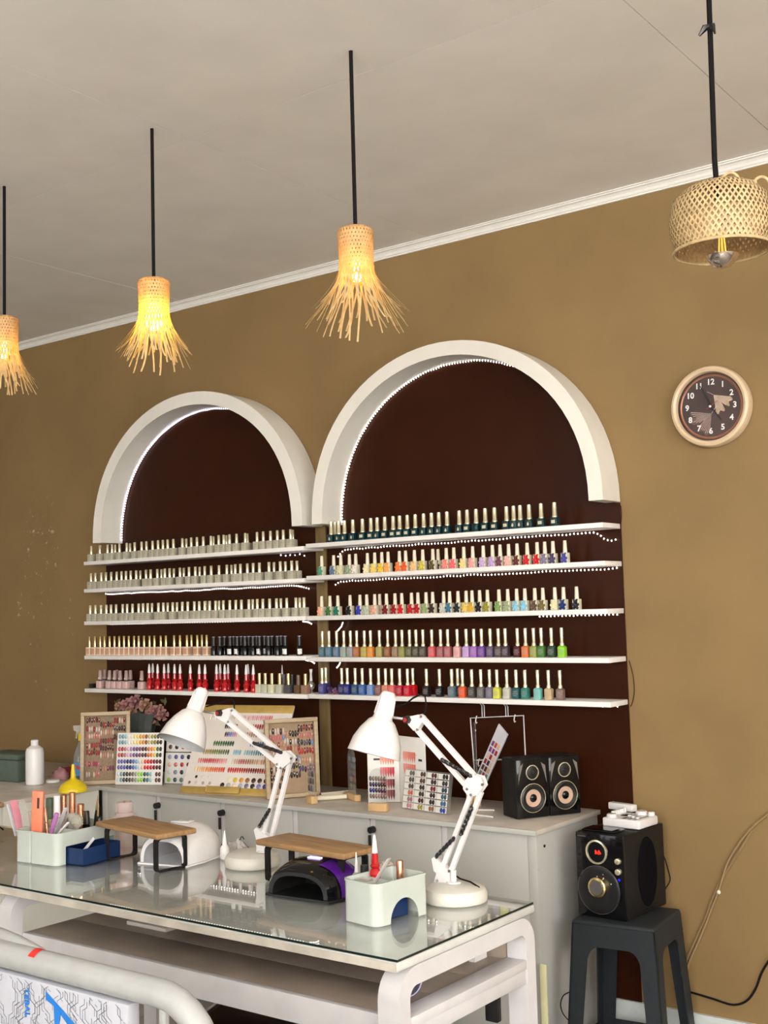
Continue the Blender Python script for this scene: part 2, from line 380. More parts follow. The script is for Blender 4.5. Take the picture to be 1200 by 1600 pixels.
def arch(k, label, th, d=.12):
    cx, a, b = ARCH[k]; n = 40; z0 = 1.588
    out = [(cx-a*math.cos(math.pi*i/n), z0+b*math.sin(math.pi*i/n)**.93) for i in range(n+1)]
    inn = [(cx-(a-th)*math.cos(math.pi*i/n), z0+(b-th)*math.sin(math.pi*i/n)**.93) for i in range(n+1)]
    vs = []
    for y in (-d, -.0045): vs += [(x, y, z) for x, z in out]+[(x, y, z) for x, z in inn]
    k1 = n+1; fs = []
    for i in range(n):
        fs += [(i, i+1, k1+i+1, k1+i), (2*k1+i, 3*k1+i, 3*k1+i+1, 2*k1+i+1), (i, 2*k1+i, 2*k1+i+1, i+1), (k1+i, k1+i+1, 3*k1+i+1, 3*k1+i)]
    for i in (0, n): fs.append((i, k1+i, 3*k1+i, 2*k1+i))
    tag(MB().add(vs, fs).build('arch_hood', 'arch_white', smooth=30), label, 'arch')
arch(0, 'white plaster half-round arch hood on the left, the smaller-looking one', .05)
arch(1, 'white plaster half-round arch hood on the right, the larger-looking one', .047)
# ------------------------------------------------------------------ shelves
SH = {}
SN = ['top', 'second', 'third', 'fourth', 'lowest']
SX = {'L': (-3.955, -2.745), 'R': (-2.735, -1.5735)}
ZL = {'L': [1.499, 1.385, 1.251, 1.110, .975], 'R': [1.506, 1.392, 1.250, 1.106, .977]}
for s in 'LR':
    for i in range(5):
        z = ZL[s][i]; SH[s, i] = z+.015
        o = MB().rbox(*SX[s], -.12, -.0045, z, z+.015, .0012).build('wall_shelf', 'shelf_white')
        tag(o, '%s white wall shelf holding polish bottles, %s-hand column' % (SN[i], 'left' if s == 'L' else 'right'), 'shelf', 'white wall shelves')
# ------------------------------------------------------------------ polish bottles
def frustum(m, w0, w1, d0, d1, z0, z1, x=0, y=0):
    m.add([(x-w0/2, y-d0/2, z0), (x+w0/2, y-d0/2, z0), (x+w0/2, y+d0/2, z0), (x-w0/2, y+d0/2, z0), (x-w1/2, y-d1/2, z1), (x+w1/2, y-d1/2, z1), (x+w1/2, y+d1/2, z1), (x-w1/2, y+d1/2, z1)],
          [(0, 3, 2, 1), (4, 5, 6, 7), (0, 1, 5, 4), (1, 2, 6, 5), (2, 3, 7, 6), (3, 0, 4, 7)]); return m
def body_box(w, d, h, r=.002, shoulder=0.):
    m = MB(); m.rbox(-w/2, w/2, -d/2, d/2, 0, h, r); m.lathe([(.0045, h-.001), (.0045, h+.003)], 10, (False, True)); return m
def capmesh(name, r0, r1, h, z, m, collar=0.):
    mb = MB(); p = [(r0, z), (r0*1.0, z+h*.12)]
    if collar: p = [(r0*collar, z), (r0*collar, z+h*.1), (r0, z+h*.13)]
    mb.lathe(p+[(r1, z+h-.0012), (r1*.85, z+h)], 14); return mb.mesh(name, m)
ME = {}
ME['g_body'] = body_box(.0252, .0250, .031).mesh('body', 'grey_bottle')
ME['g_cap'] = capmesh('cap', .0062, .0056, .036, .0305, 'pale_gold')
mb = MB(); mb.box(-.008, .008, -.0128, -.0124, .011, .0118); mb.box(-.003, .003, -.0128, -.0124, .018, .022); mb.box(.0125, .0129, -.007, .007, .011, .0118)
ME['g_label'] = mb.mesh('label', 'grey_label')
ME['n_body'] = body_box(.0250, .0250, .034).mesh('body', 'nude_frame')
mb = MB(); mb.box(-.0092, .0092, -.0131, -.0124, .005, .029); mb.box(.0124, .0130, -.009, .009, .005, .029); ME['n_label'] = mb.mesh('label', 'nude_label')
ME['n_cap'] = capmesh('cap', .0060, .0052, .044, .0345, 'gold_metal')
mb = MB(); mb.lathe([(.011, 0), (.0125, .002), (.0125, .026), (.010, .032), (.006, .036)], 14); ME['k_body'] = mb.mesh('body', 'black_gloss')
ME['k_cap'] = capmesh('cap', .0078, .0070, .033, .036, 'black_plastic')
ME['k_top'] = MB().lathe([(.0068, .0685), (.0068, .071)], 12).mesh('cap_top', 'lilac_top')
ME['k_label'] = MB().lathe([(.0127, .006), (.0127, .025)], 8, (False, False), -1.9, -.5).mesh('label', 'label_white')
ME['p_body'] = MB().rbox(-.014, .014, -.013, .013, 0, .031, .005, 3).mesh('body', 'pink_bottle')
ME['p_ring'] = MB().lathe([(.0065, .031), (.0065, .036)], 12).mesh('neck_ring', 'black_plastic')
ME['p_cap'] = capmesh('cap', .0088, .0064, .038, .036, 'dusty_pink')
mb = MB(); mb.M = Matrix.Translation((0, -.0078, .042)) @ Matrix.Rotation(R(90), 4, 'X'); mb.lathe([(.003, 0), (.003, .0015)], 10); ME['p_dot'] = mb.mesh('cap_dot', 'card_white')
ME['r_body'] = MB().lathe([(.0105, 0), (.0125, .003), (.0095, .014), (.0125, .025), (.009, .034), (.0065, .037)], 14).mesh('body', 'red_gloss')
ME['r_neck'] = MB().lathe([(.0085, .037), (.0105, .041), (.0075, .045)], 14).mesh('collar', 'red_gloss')
ME['r_cap'] = MB().lathe([(.0078, .045), (.0062, .066)], 14, (True, False)).mesh('cap', 'red_gloss')
ME['r_tip'] = MB().lathe([(.0062, .066), (.0045, .088), (.0025, .100), (.001, .102)], 14).mesh('cap_tip', 'white_enamel')
ME['t_body'] = body_box(.0230, .0245, .028).mesh('body', 'teal_glass')
ME['t_cap'] = capmesh('cap', .0074, .0064, .046, .0285, 'pale_gold', 1.12)
mb = MB(); mb.prism([(-.0035, .010), (0, .0075), (.0035, .010), (.003, .014), (0, .020), (-.003, .014)], -.0129, -.0122); ME['t_drop'] = mb.mesh('drop_emblem', 'label_cream')
ME['t_label'] = MB().box(-.0065, .0065, -.0129, -.0122, .0095, .0195).mesh('label', 'label_cream')
ME['b_body'] = body_box(.0218, .0218, .032).mesh('body', 'cream_body')
ME['b_cap'] = capmesh('cap', .0066, .0052, .037, .0325, 'cream_cap')
def bear():
    m = MB(); y = -.0109; m.M = Matrix.Scale(.86, 4, (1, 0, 0))
    def blob(x, z, rx, rz, d):
        n = 10; vs = [(x, y-d, z)]+[(x+rx*.7*math.cos(i*2*math.pi/n), y-d*.8, z+rz*.7*math.sin(i*2*math.pi/n)) for i in range(n)]+[(x+rx*math.cos(i*2*math.pi/n), y, z+rz*math.sin(i*2*math.pi/n)) for i in range(n)]
        m.add(vs, [(0, 1+i, 1+(i+1) % n) for i in range(n)]+[(1+i, 11+i, 11+(i+1) % n, 1+(i+1) % n) for i in range(n)])
    blob(0, .0125, .0098, .0095, .006); blob(0, .0235, .0080, .0068, .0062)
    for s in (-1, 1): blob(s*.0065, .0295, .0034, .0032, .0035); blob(s*.0100, .0155, .0042, .0048, .005); blob(s*.0068, .0050, .0050, .0048, .006)
    return m.mesh('bear_relief', 'polish')
ME['b_bear'] = bear()
mb = MB(); mb.rbox(-.0116, .0116, -.0110, .0110, 0, .033, .003, 2); frustum(mb, .021, .011, .019, .011, .0325, .0362); ME['v_body'] = mb.mesh('body', 'polish')
ME['v_cap'] = MB().lathe([(.0066, .0355), (.0066, .043), (.0048, .046), (.0056, .089), (.0045, .0905)], 14).mesh('cap', 'pale_gold')
vt = text_mesh('VERY\nGOOD\nNAIL', .0064, .0001, spacing=.9).copy(); vt.materials.clear(); vt.materials.append(MATS['bottle_print']); ME['v_text'] = vt
ME['o_body'] = body_box(.026, .024, .031).mesh('body', 'polish')
ME['o_cap'] = capmesh('cap', .0075, .0068, .035, .0315, 'polish')
ME['o_gold'] = capmesh('cap', .0072, .0064, .040, .0315, 'gold_metal')
GOLDTXT = {}
def bottle(kind, x, y, z, rz, label, group, color=None, extra=None, color2=None):
    t = thing('polish_bottle', label, 'nail polish', (x, y, z), rz, group)
    K = {'g': ['g_body', 'g_cap', 'g_label'], 'n': ['n_body', 'n_label', 'n_cap'], 'k': ['k_body', 'k_cap', 'k_top'], 'p': ['p_body', 'p_ring', 'p_cap', 'p_dot'],
         'r': ['r_body', 'r_neck', 'r_cap', 'r_tip'], 't': ['t_body', 't_cap'], 'b': ['b_body', 'b_cap'], 'v': ['v_body', 'v_cap'], 'o': ['o_body', 'o_cap'], 'G': ['o_body', 'o_gold']}[kind]
    for k in K+(extra or []):
        if k == 'v_text': o = put('lettering', ME[k], t, (0, -.0111, .0165), (R(90), 0, 0))
        else: o = put(ME[k].name.split('.')[0], ME[k], t)
        c = color2 if k == 'o_cap' and color2 else color
        if c: o.color = (*c, 1)
    return t
def where(s, i): return '%s shelf under the %s arch' % (SN[i], 'left' if s == 'L' else 'right')
def px6(x0, sc, lst): return [x0+v/sc for v in lst]
LR1 = px6(125, 6, [108, 188, 260, 302, 333, 372, 440, 472, 515, 580, 625, 683, 734, 780, 824, 878, 962, 1000, 1045, 1099, 1158])+px6(315, 6, [90, 114, 162, 210, 235, 264, 330, 412, 432, 522, 580, 648, 712, 768, 836, 856])
LR2 = px6(125, 6, [105, 147, 202, 245, 295, 346, 391, 433, 477, 529, 568, 621, 664, 727, 766, 797, 842, 882, 939, 976, 1024, 1083, 1124, 1171])+px6(315, 6, [92, 165, 238, 283, 318, 366, 431, 486, 544, 633, 681, 739, 788, 846, 896])
LR3 = px6(125, 6, [98, 147, 199, 249, 293, 340, 402, 444, 494, 552, 593, 636, 677, 737, 783, 824, 871, 912, 961, 1012, 1074, 1120, 1172])+px6(315, 6, [42, 74, 133, 166, 206, 266, 322, 375, 445, 482, 524, 576, 640, 704, 746, 800, 886, 922, 962])
class Line:
    def __init__(s, z, yf, yb, w): s.z, s.y, s.w, s.last = z, (yf, yb), w, [-9, -9]; s.back = 0
    def spot(s, px, zoff=.03):       # front of the shelf, or behind the neighbour where two stand closer than a bottle's width
        c = [(xat(px, y, s.z+zoff), y) for y in s.y]; gap = [c[k][0]-s.last[k] for k in (0, 1)]
        k = 0 if gap[0] >= s.w or gap[0] >= gap[1] else 1
        x = max(c[k][0], s.last[k]+s.w); s.last[k] = x; return x, c[k][1]
for i, row in enumerate((LR1, LR2, LR3)):
    z = SH['L', i]; YB = -.088; ln = Line(z, -.090, -.060, .0257)
    for n, px in enumerate(sorted(row)):
        bottle('g', *ln.spot(px), z, R(random.uniform(-2, 3)), 'boxy grey bottle with gold cap, %s from left, %s' % (ordn(n+1), where('L', i)), 'boxy grey bottles with gold caps')
z = SH['L', 3]; ln = Line(z, -.090, -.060, .0256); lk = Line(z, -.090, -.060, .0262)
for n, px in enumerate(px6(125, 6, [92, 142, 192, 232, 280, 326, 370, 415, 460, 510, 553, 603, 655, 700, 760, 808, 885, 940, 1005, 1048, 1102, 1146, 1190])):
    bottle('n', *ln.spot(px), z, R(random.uniform(-2, 2)), 'square nude peach bottle with tall gold cap, %s from left' % ordn(n+1), 'nude peach bottles with gold caps')
for n, px in enumerate(px6(315, 6, [115, 172, 215, 268, 302, 335, 372, 408, 444, 482, 515, 545, 590, 628, 660, 712, 745, 785, 918])):
    bottle('k', *lk.spot(px), z, R(random.uniform(-25, 25)), 'round black polish bottle, %s from left among black ones' % ordn(n+1), 'round black bottles on the fourth shelf', extra=['k_label'] if n in (3, 5, 11, 12, 14, 17, 18) else None)
z = SH['L', 4]
tag(MB().rbox(-.012, .012, -.012, .012, 0, .019, .002).build('jar', 'black_plastic'), 'small square black jar at the left end of the lowest left shelf', 'jar').location = (xat(145, -.08, z), -.08, z)
lp = Line(z, -.088, -.056, .0285); lr = Line(z, -.090, -.058, .0255)
for n, px in enumerate(px6(125, 6, [190, 232, 278, 326, 346, 378, 434, 473, 580])):
    bottle('p', *lp.spot(px), z, R(random.uniform(-2, 4)), 'pale pink bottle with dusty pink cap and black ring, %s from left' % ordn(n+1), 'pink bottles with black rings')
for n, px in enumerate(px6(125, 6, [650, 683, 729, 790, 830, 888, 940, 1036, 1120, 1174])+px6(315, 6, [142, 176, 219, 250, 333, 420, 437, 487])):
    bottle('r', *lr.spot(px), z, 0, 'curvy red bottle with pointed white-tipped cap, %s from left on lowest shelf' % ordn(n+1), 'red bottles with pointed caps')
OTH = [(545, 'G', (.60, .58, .44), None, 'pale cream'), (600, 'G', (.52, .52, .42), None, 'grey-green'), (662, 'G', (.66, .64, .44), None, 'ivory'), (735, 'G', (.5, .5, .42), None, 'stone-coloured'),
       (772, 'o', (.06, .065, .075), (.10, .10, .11), 'slate grey'), (815, 'G', (.07, .07, .08), None, 'charcoal'), (850, 'o', (.05, .055, .07), (.02, .02, .022), 'blue-grey black-capped'), (908, 'o', (.12, .065, .03), (.13, .09, .06), 'brown'), (975, 'G', (.30, .17, .12), None, 'rosy brown')]
lo = Line(z, -.090, -.058, .0268)
for px, k, c, c2, nm in OTH:
    bottle(k, *lo.spot(315+px/6), z, R(random.uniform(-2, 2)), '%s square bottle among mixed bottles, right end of lowest left shelf' % nm, 'mixed bottles at the shelf end', c, None, c2)
t = thing('glue_bottle', 'white needle-nosed applicator standing behind the slate grey bottle', 'applicator', (xat(441.5, -.022, z), -.022, z))
MB().lathe([(.007, 0), (.007, .05), (.004, .055)], 12).build('body', 'white_plastic', t); MB().lathe([(.004, .055), (.001, .098)], 10).build('nozzle', 'white_plastic', t)
t = thing('perfume_bottle', 'silver round-bellied bottle with slim chrome neck, end of lowest left shelf', 'bottle', (xat(486.5, -.062, z), -.062, z))
MB().lathe([(.010, 0), (.012, .003), (.005, .012), (.014, .024), (.014, .032), (.006, .044)], 16).build('body', 'chrome', t); MB().lathe([(.0055, .044), (.004, .07), (.006, .084), (.005, .086)], 14).build('neck', 'white_enamel', t)
# right-hand rows
TE = px6(490, 4.8, [133, 162, 190, 234, 297, 369, 432, 479, 536, 599, 648, 705, 765, 828, 887, 942, 1003, 1095, 1154])+px6(730, 4.444, [64, 127, 192, 275, 325, 370, 432, 515, 608])
z = SH['R', 0]; ln = Line(z, -.090, -.060, .0232)
for n, px in enumerate(TE):
    drop = n in (0, 1, 2, 3, 4, 7, 13, 14, 15, 16, 17, 23, 24, 25); lab = n in (5, 6, 8, 9, 10, 11, 12, 18, 20, 21, 22, 26, 27)
    bottle('t', *ln.spot(px), z, R(random.uniform(-2, 4)), 'dark teal bottle with pale gold cap, %s from left, top right shelf' % ordn(n+1), 'dark teal bottles', extra=['t_drop'] if drop else ['t_label'] if lab else None)
def P(*c): return lin(*c)
B2 = [(490+62/4.8, 'green', P(75, 150, 120)), (490+152/4.8, 'slate blue', P(95, 120, 150)), (490+205/4.8, 'cream', P(215, 208, 165)), (490+270/4.8, 'grey-green', P(150, 165, 140)), (490+317/4.8, 'pearl white', P(225, 215, 205)),
      (490+405/4.8, 'pale cream', P(235, 225, 180)), (490+460/4.8, 'light yellow', P(235, 205, 95)), (490+513/4.8, 'yellow', P(235, 190, 40)), (490+560/4.8, 'light orange', P(245, 165, 80)), (490+645/4.8, 'orange', P(240, 125, 55)), (490+692/4.8, 'vivid orange', P(235, 90, 35)),
      (490+758/4.8, 'peach', P(240, 190, 130)), (490+820/4.8, 'mustard', P(205, 185, 60)), (490+896/4.8, 'olive brown', P(85, 75, 40)), (490+935/4.8, 'dark brown', P(70, 40, 35)), (490+997/4.8, 'coral pink', P(245, 130, 125)), (490+1053/4.8, 'hot coral', P(245, 100, 110)), (490+1128/4.8, 'pale lemon', P(240, 215, 140)),
      (739, 'rose pink', P(235, 160, 160)), (730+113/4.44, 'lilac', P(195, 165, 215)), (730+177/4.44, 'light violet', P(190, 160, 215)), (730+230/4.44, 'plum', P(110, 60, 85)), (730+289/4.44, 'baby pink', P(240, 175, 170)), (730+348/4.44, 'maroon', P(100, 40, 35)), (730+418/4.44, 'crimson', P(195, 25, 35)),
      (730+487/4.44, 'red', P(200, 25, 40)), (730+540/4.44, 'grey-violet', P(130, 120, 150)), (730+597/4.44, 'dark violet', P(70, 55, 95)), (730+680/4.44, 'indigo', P(65, 65, 150))]
B3 = [(490+62/4.8, 'peach', P(240, 180, 150)), (490+124/4.8, 'green', P(60, 115, 60)), (490+183/4.8, 'teal green', P(15, 115, 100)), (490+275/4.8, 'black', P(25, 25, 25)), (490+349/4.8, 'royal blue', P(45, 50, 170)), (490+400/4.8, 'pale sage', P(175, 190, 170)), (490+460/4.8, 'tan pink', P(225, 165, 145)), (490+497/4.8, 'pink', P(240, 150, 160)),
      (490+548/4.8, 'dark red', P(120, 10, 25)), (490+612/4.8, 'wine red', P(150, 10, 25)), (490+663/4.8, 'bright red', P(205, 15, 30)), (490+736/4.8, 'scarlet', P(190, 10, 22)), (490+784/4.8, 'ruby', P(175, 10, 22)), (490+845/4.8, 'sage green', P(150, 165, 115)), (490+895/4.8, 'dark brown', P(50, 30, 25)), (490+977/4.8, 'off-white', P(200, 200, 190)), (490+1022/4.8, 'steel blue', P(60, 110, 140)),
      (490+1085/4.8, 'green-black', P(25, 35, 35)), (490+1146/4.8, 'light yellow', P(225, 195, 100)), (490+1190/4.8, 'mustard', P(210, 165, 45)), (730+88/4.44, 'pitch black', P(18, 18, 22)), (730+142/4.44, 'olive', P(150, 145, 45)), (730+222/4.44, 'grass green', P(120, 155, 85)), (730+283/4.44, 'grey sage', P(150, 165, 130)), (730+345/4.44, 'sky blue', P(135, 195, 220)),
      (730+402/4.44, 'light blue', P(130, 195, 225)), (730+471/4.44, 'brown', P(95, 70, 55)), (730+527/4.44, 'olive brown', P(110, 95, 60)), (730+610/4.44, 'cream', P(225, 218, 180)), (730+670/4.44, 'navy', P(20, 45, 110)), (730+761/4.44, 'blue-black', P(20, 22, 40))]
for i, row in ((1, B2), (2, B3)):
    z = SH['R', i]; ln = Line(z, -.086, -.054, .0219)
    for n, (px, nm, c) in enumerate(row):
        bottle('b', *ln.spot(px), z, R(random.uniform(-2, 2)), '%s bear on cream square bottle, %s from left, %s right shelf' % (nm, ordn(n+1), SN[i]), 'cream bottles with bear reliefs', c, ['b_bear'])
sC = lambda v: 480+v/4.615
sD = lambda v: 730+v/4.444
V4 = [(sC(112), 'slate teal', P(80, 115, 125)), (sC(160), 'slate blue', P(90, 125, 145)), (sC(215), 'blue-grey', P(100, 125, 155)), (sC(267), 'pale sage', P(150, 165, 155)), (sC(315), 'silver grey', P(155, 155, 160)), (sC(360), 'rust brown', P(175, 105, 60)), (sC(415), 'olive yellow', P(180, 165, 75)), (sC(460), 'orange', P(225, 145, 60)), (sC(524), 'khaki', P(170, 160, 95)), (sC(583), 'brown', P(150, 95, 55)),
      (sC(640), 'tan', P(150, 120, 95)), (sC(687), 'moss green', P(145, 145, 70)), (sC(741), 'dark olive', P(90, 92, 55)), (sC(788), 'olive grey', P(80, 78, 62)), (sC(838), 'dark taupe', P(85, 78, 68)), (sC(902), 'coral red', P(215, 95, 100)), (sC(965), 'dusty rose', P(165, 95, 95)), (sC(1017), 'rose', P(175, 100, 105)), (sC(1085), 'pale pink', P(220, 165, 165)), (sC(1150), 'lavender', P(190, 155, 215)),
      (sD(50), 'orchid', P(160, 105, 185)), (sD(103), 'purple', P(115, 75, 155)), (sD(163), 'grey violet', P(95, 80, 110)), (sD(220), 'brown grey', P(85, 72, 72)), (sD(268), 'dark plum', P(72, 58, 68)), (sD(352), 'dark maroon', P(75, 25, 28)), (sD(408), 'copper orange', P(215, 120, 70)), (sD(465), 'light olive', P(145, 150, 70)), (sD(518), 'leaf green', P(70, 120, 55)), (sD(588), 'bottle green', P(45, 68, 55)), (sD(660), 'lime green', P(140, 205, 50))]
V5 = [(sC(110), 'indigo', P(75, 75, 140)), (sC(137), 'deep blue', P(60, 62, 120)), (sC(252), 'midnight', P(35, 40, 95)), (sC(292), 'navy', P(40, 48, 125)), (sC(349), 'petrol blue', P(45, 80, 120)), (sC(400), 'denim blue', P(65, 105, 165)), (sC(460), 'light blue', P(115, 150, 205)), (sC(518), 'mauve brown', P(130, 90, 85)), (sC(568), 'salmon', P(215, 135, 110)), (sC(613), 'coral', P(225, 105, 100)), (sC(670), 'crimson', P(175, 25, 50)), (sC(726), 'strong red', P(200, 20, 40)), (sC(765), 'bright red', P(215, 15, 30)),
      (sC(863), 'black brown', P(30, 22, 22)), (sC(957), 'black', P(20, 20, 24)), (sC(1045), 'slate', P(95, 115, 125)), (sC(1088), 'dark slate', P(50, 65, 75)), (sC(1122), 'burnt orange', P(220, 90, 45)), (sD(35), 'dark grey', P(75, 72, 68)), (sD(98), 'grey', P(105, 102, 100)), (sD(158), 'violet grey', P(115, 110, 130)), (sD(210), 'yellow', P(205, 205, 70)), (sD(278), 'grey white', P(195, 195, 185)), (sD(343), 'dark teal', P(30, 85, 85)), (sD(405), 'sea green', P(45, 120, 110)),
      (sD(493), 'aqua', P(120, 190, 185)), (sD(568), 'sand', P(195, 170, 130)), (sD(648), 'mauve grey', P(125, 100, 95))]
for i, row in ((3, V4), (4, V5)):
    z = SH['R', i]; ln = Line(z, -.088, -.058, .0238)
    for n, (px, nm, c) in enumerate(row):
        bottle('v', *ln.spot(px, .02), z, R(random.uniform(0, 3)), '%s lettered bottle with slim gold cap, %s from left, %s right shelf' % (nm, ordn(n+1), SN[i]), 'lettered bottles with slim gold caps', c, ['v_text'])
def trinket():
    z = SH['R', 4]; m = MB(); x0 = xat(522, -.085, z)
    for k in range(14): m.col = random.choice([P(90, 60, 110), P(60, 40, 70), P(170, 150, 180), P(120, 60, 90)]); m.sphere((random.uniform(-.024, .024), random.uniform(-.012, .012), random.uniform(.006, .020)), .0065, 6, 5)
    o = m.build('glitter_balls', 'tips'); o.location = (x0, -.085, z); o['kind'] = 'stuff'; tag(o, 'heap of glittery purple beads beside the indigo bottle', 'beads')
trinket()
# ------------------------------------------------------------------ light strings
def led(label, pts, m, step=.0135):
    pts = [Vector(p) for p in pts]; t = thing('light_string', label, 'light string', pts[0], 0, 'bead light strings on the shelves and arches'); o0 = pts[0]
    MB().tube([p-o0 for p in pts], .0012, 5).build('wire', 'maroon_paint', t)
    b = MB(); carry = 0.
    for a, c in zip(pts, pts[1:]):
        L = (c-a).length; d = carry
        while d < L: b.M = Matrix.Translation(a.lerp(c, d/L)-o0); b.lathe([(1e-6, -.0031), (.0031, 0), (1e-6, .0031)], 5, (False, False)); d += step
        carry = d-L
    o = b.build('beads', m, t); o['kind'] = 'stuff'
def arc_pts(k, th, a0, a1, n=40):
    cx, a, b = ARCH[k]; a -= th; b -= th
    return [(cx-a*math.cos(a0+(a1-a0)*i/n)+random.uniform(-.0015, .0015), -.012, 1.588+b*math.sin(a0+(a1-a0)*i/n)**.93+random.uniform(-.0015, .0015)) for i in range(n+1)]
led('cool white bead light string round the inside of the left arch', arc_pts(0, .054, .02, 1.9), 'led_cool', .011)
led('white bead light string round the inside of the right arch', arc_pts(1, .051, .02, 2.05), 'led_white', .011)
def run(x0, x1, z, tail=(), n=40, y=-.012, sag=.002): return [(x0+(x1-x0)*i/n, y, z+random.uniform(-sag, sag)) for i in range(n+1)]+list(tail)
led('bead light string under the top right shelf, drooping at its right end', [(-2.675, -.012, 1.475), (-2.66, -.012, 1.49)]+run(-2.64, -1.66, 1.499, [(-1.64, -.012, 1.492), (-1.625, -.012, 1.478), (-1.605, -.012, 1.470), (-1.585, -.012, 1.474)]), 'led_white')
led('bead light string under the second right shelf', [(-2.69, -.012, 1.375)]+run(-2.67, -1.585, 1.386), 'led_white')
led('bead light string peeping out under the third right shelf', run(-1.86, -1.59, 1.2465, sag=.0012), 'led_white')
led('bead light string hidden under the fourth right shelf', run(-2.66, -1.62, 1.1033, sag=.0003), 'led_white', .016)
led('bead light string hidden under the lowest right shelf', run(-2.1, -1.6, .971), 'led_white', .05)
led('short loose loop of bead lights hanging below the third shelf by the batten', [(-2.655, -.02, 1.238), (-2.66, -.022, 1.225), (-2.675, -.022, 1.212), (-2.685, -.022, 1.206)], 'led_white', .007)
led('short loose loop of bead lights hanging below the fourth shelf by the batten', [(-2.672, -.02, 1.096), (-2.675, -.022, 1.088), (-2.685, -.022, 1.080)], 'led_white', .007)
led('dim bead light string under the top left shelf, tail at right end', run(-2.95, -2.86, 1.492, [(-2.83, -.02, 1.488), (-2.815, -.02, 1.474)]), 'led_cool', .03)
led('bright bead light string under the second left shelf', run(-3.945, -2.87, 1.378, [(-2.84, -.02, 1.372), (-2.80, -.02, 1.362)]), 'led_white', .0115)
led('hidden bead light string under the third left shelf', run(-3.93, -2.87, 1.2516, sag=.0002), 'led_white', .014)
led('hidden bead light string under the fourth left shelf', run(-3.93, -2.87, 1.1068, sag=.0003), 'led_white', .014)
led('stub of bead lights at the right end of the third left shelf', [(-2.84, -.02, 1.246), (-2.815, -.02, 1.243), (-2.80, -.02, 1.236)], 'led_white', .008)
led('stub of bead lights at the right end of the fourth left shelf', [(-2.83, -.02, 1.105), (-2.805, -.02, 1.102), (-2.79, -.02, 1.094)], 'led_white', .008)
# ------------------------------------------------------------------ pendants
def woven(m, prof, k, turn, w, z0, z1, off=.0, seg=16, dirs=(1, -1), a0=0.):
    # two families of diagonal splints following a profile r(t), z(t)
    for d in dirs:
        for i in range(k):
            th0 = a0+2*math.pi*(i+(0 if d > 0 else .5))/k; vs = []; fs = []
            for j in range(seg+1):
                t = j/seg; r, z, tw = prof(t); r += off*d*math.cos(j*math.pi) ; th = th0+d*turn*tw; hw = w/2/max(r, .01)
                for sgn in (-1, 1): vs.append((r*math.cos(th+sgn*hw), r*math.sin(th+sgn*hw), z))
            for j in range(seg): fs.append((2*j, 2*j+1, 2*j+3, 2*j+2))
            m.add(vs, fs)
def bulb(t, z, em, glass, r=.023, globe=False, lit=False):
    MB().lathe([(.014, z+.09), (.014, z+.055), (.012, z+.05)], 14).build('lamp_holder', 'black_plastic', t)
    if globe:
        MB().lathe([(.012, z+.05), (.016, z+.035), (.027, z+.012), (.030, z), (.0295, z-.008)], 20, (False, False)).build('bulb', glass, t)
    else:
        MB().lathe([(.012, z+.05), (.014, z+.04), (.021, z+.018), (r, z), (.018, z-.014), (.009, z-.022), (1e-6, z-.024)], 18, (False, False)).build('bulb', em if lit else glass, t)
    f = MB()
    for i in range(6 if globe else 5):
        a = 2*math.pi*i/(6 if globe else 5); x, y = .008*math.cos(a), .008*math.sin(a)
        f.tube([(x*.6, y*.6, z+.036), (x, y, z-.010)], .0007 if globe else .0028, 5)
    f.build('filament', em, t)
def pendant(x, ztop, label, em, L, R0, seed):
    random.seed(seed); t = thing('pendant_lamp', label, 'pendant lamp', (x, -1.255, ztop), random.uniform(0, 1), 'fringed bamboo pendant lamps')
    MB().tube([(0, 0, -.06), (0, 0, ZC-ztop)], .0046, 8).build('cord', 'cord_black', t)
    m = MB(); f = MB(); K = 33
    for d in (1, -1):
        for i in range(K):
            th0 = 2*math.pi*(i+(0 if d > 0 else .5))/K; ln = L*random.uniform(.80, 1.04); fl = R0*random.uniform(.74, 1.08); w = random.uniform(.0046, .0060); extra = random.uniform(-.10, .22)
            curl = random.uniform(-.010, .014); P = []
            for j in range(13):                                     # woven crown
                q = j/12; s_ = min(1, q/.25); r = .019+.0225*math.sin(s_*math.pi/2)-.0025*math.sin(max(0, q-.25)/.75*math.pi*.8); z = -.012*(1-math.cos(s_*math.pi/2))-.088*max(0, q-.25)/.75
                P.append((r+.0006*d*math.cos(j*math.pi), z, th0+d*1.25*q))
            r0, z0, t0 = P[-1]
            for j in range(1, 13):                                  # loose fringe
                q = j/12; r = r0+(fl-r0)*q**1.35; z = z0-(ln+z0)*q+curl*q*q-.5*curl*q; P.append((r, z, t0+d*(.55*q-.30*q*q)+extra*q*q))
            for mb_, seq, k0 in ((m, P[:15], 0), (f, P[14:], 14)):
                vs = []
                for r, z, th in seq:
                    hw = w/2/max(r, .012)*(1 if k0 == 0 else .8)
                    for sgn in (-1, 1): vs.append((r*math.cos(th+sgn*hw), r*math.sin(th+sgn*hw), z))
                mb_.add(vs, [(2*j, 2*j+1, 2*j+3, 2*j+2) for j in range(len(seq)-1)])
    m.lathe([(.006, .001), (.021, .0005)], 20, (False, False))
    o = m.build('woven_shade', 'splint', t, 60); o['kind'] = 'stuff'
    o = f.build('fringe', 'splint_pale', t, 60); o['kind'] = 'stuff'
    bulb(t, -.112, em, 'amber_bulb', lit=em == 'bright_bulb')
pendant(-2.893, 2.160, 'fringed bamboo pendant lamp at the left edge of the photo', 'filament', .225, .097, 3)
pendant(-2.256, 2.149, 'fringed bamboo pendant lamp glowing brightest yellow, above the left arch', 'bright_bulb', .222, .097, 5)
pendant(-1.591, 2.138, 'fringed bamboo pendant lamp with widest fringe, between the two arches', 'filament', .232, .116, 9)
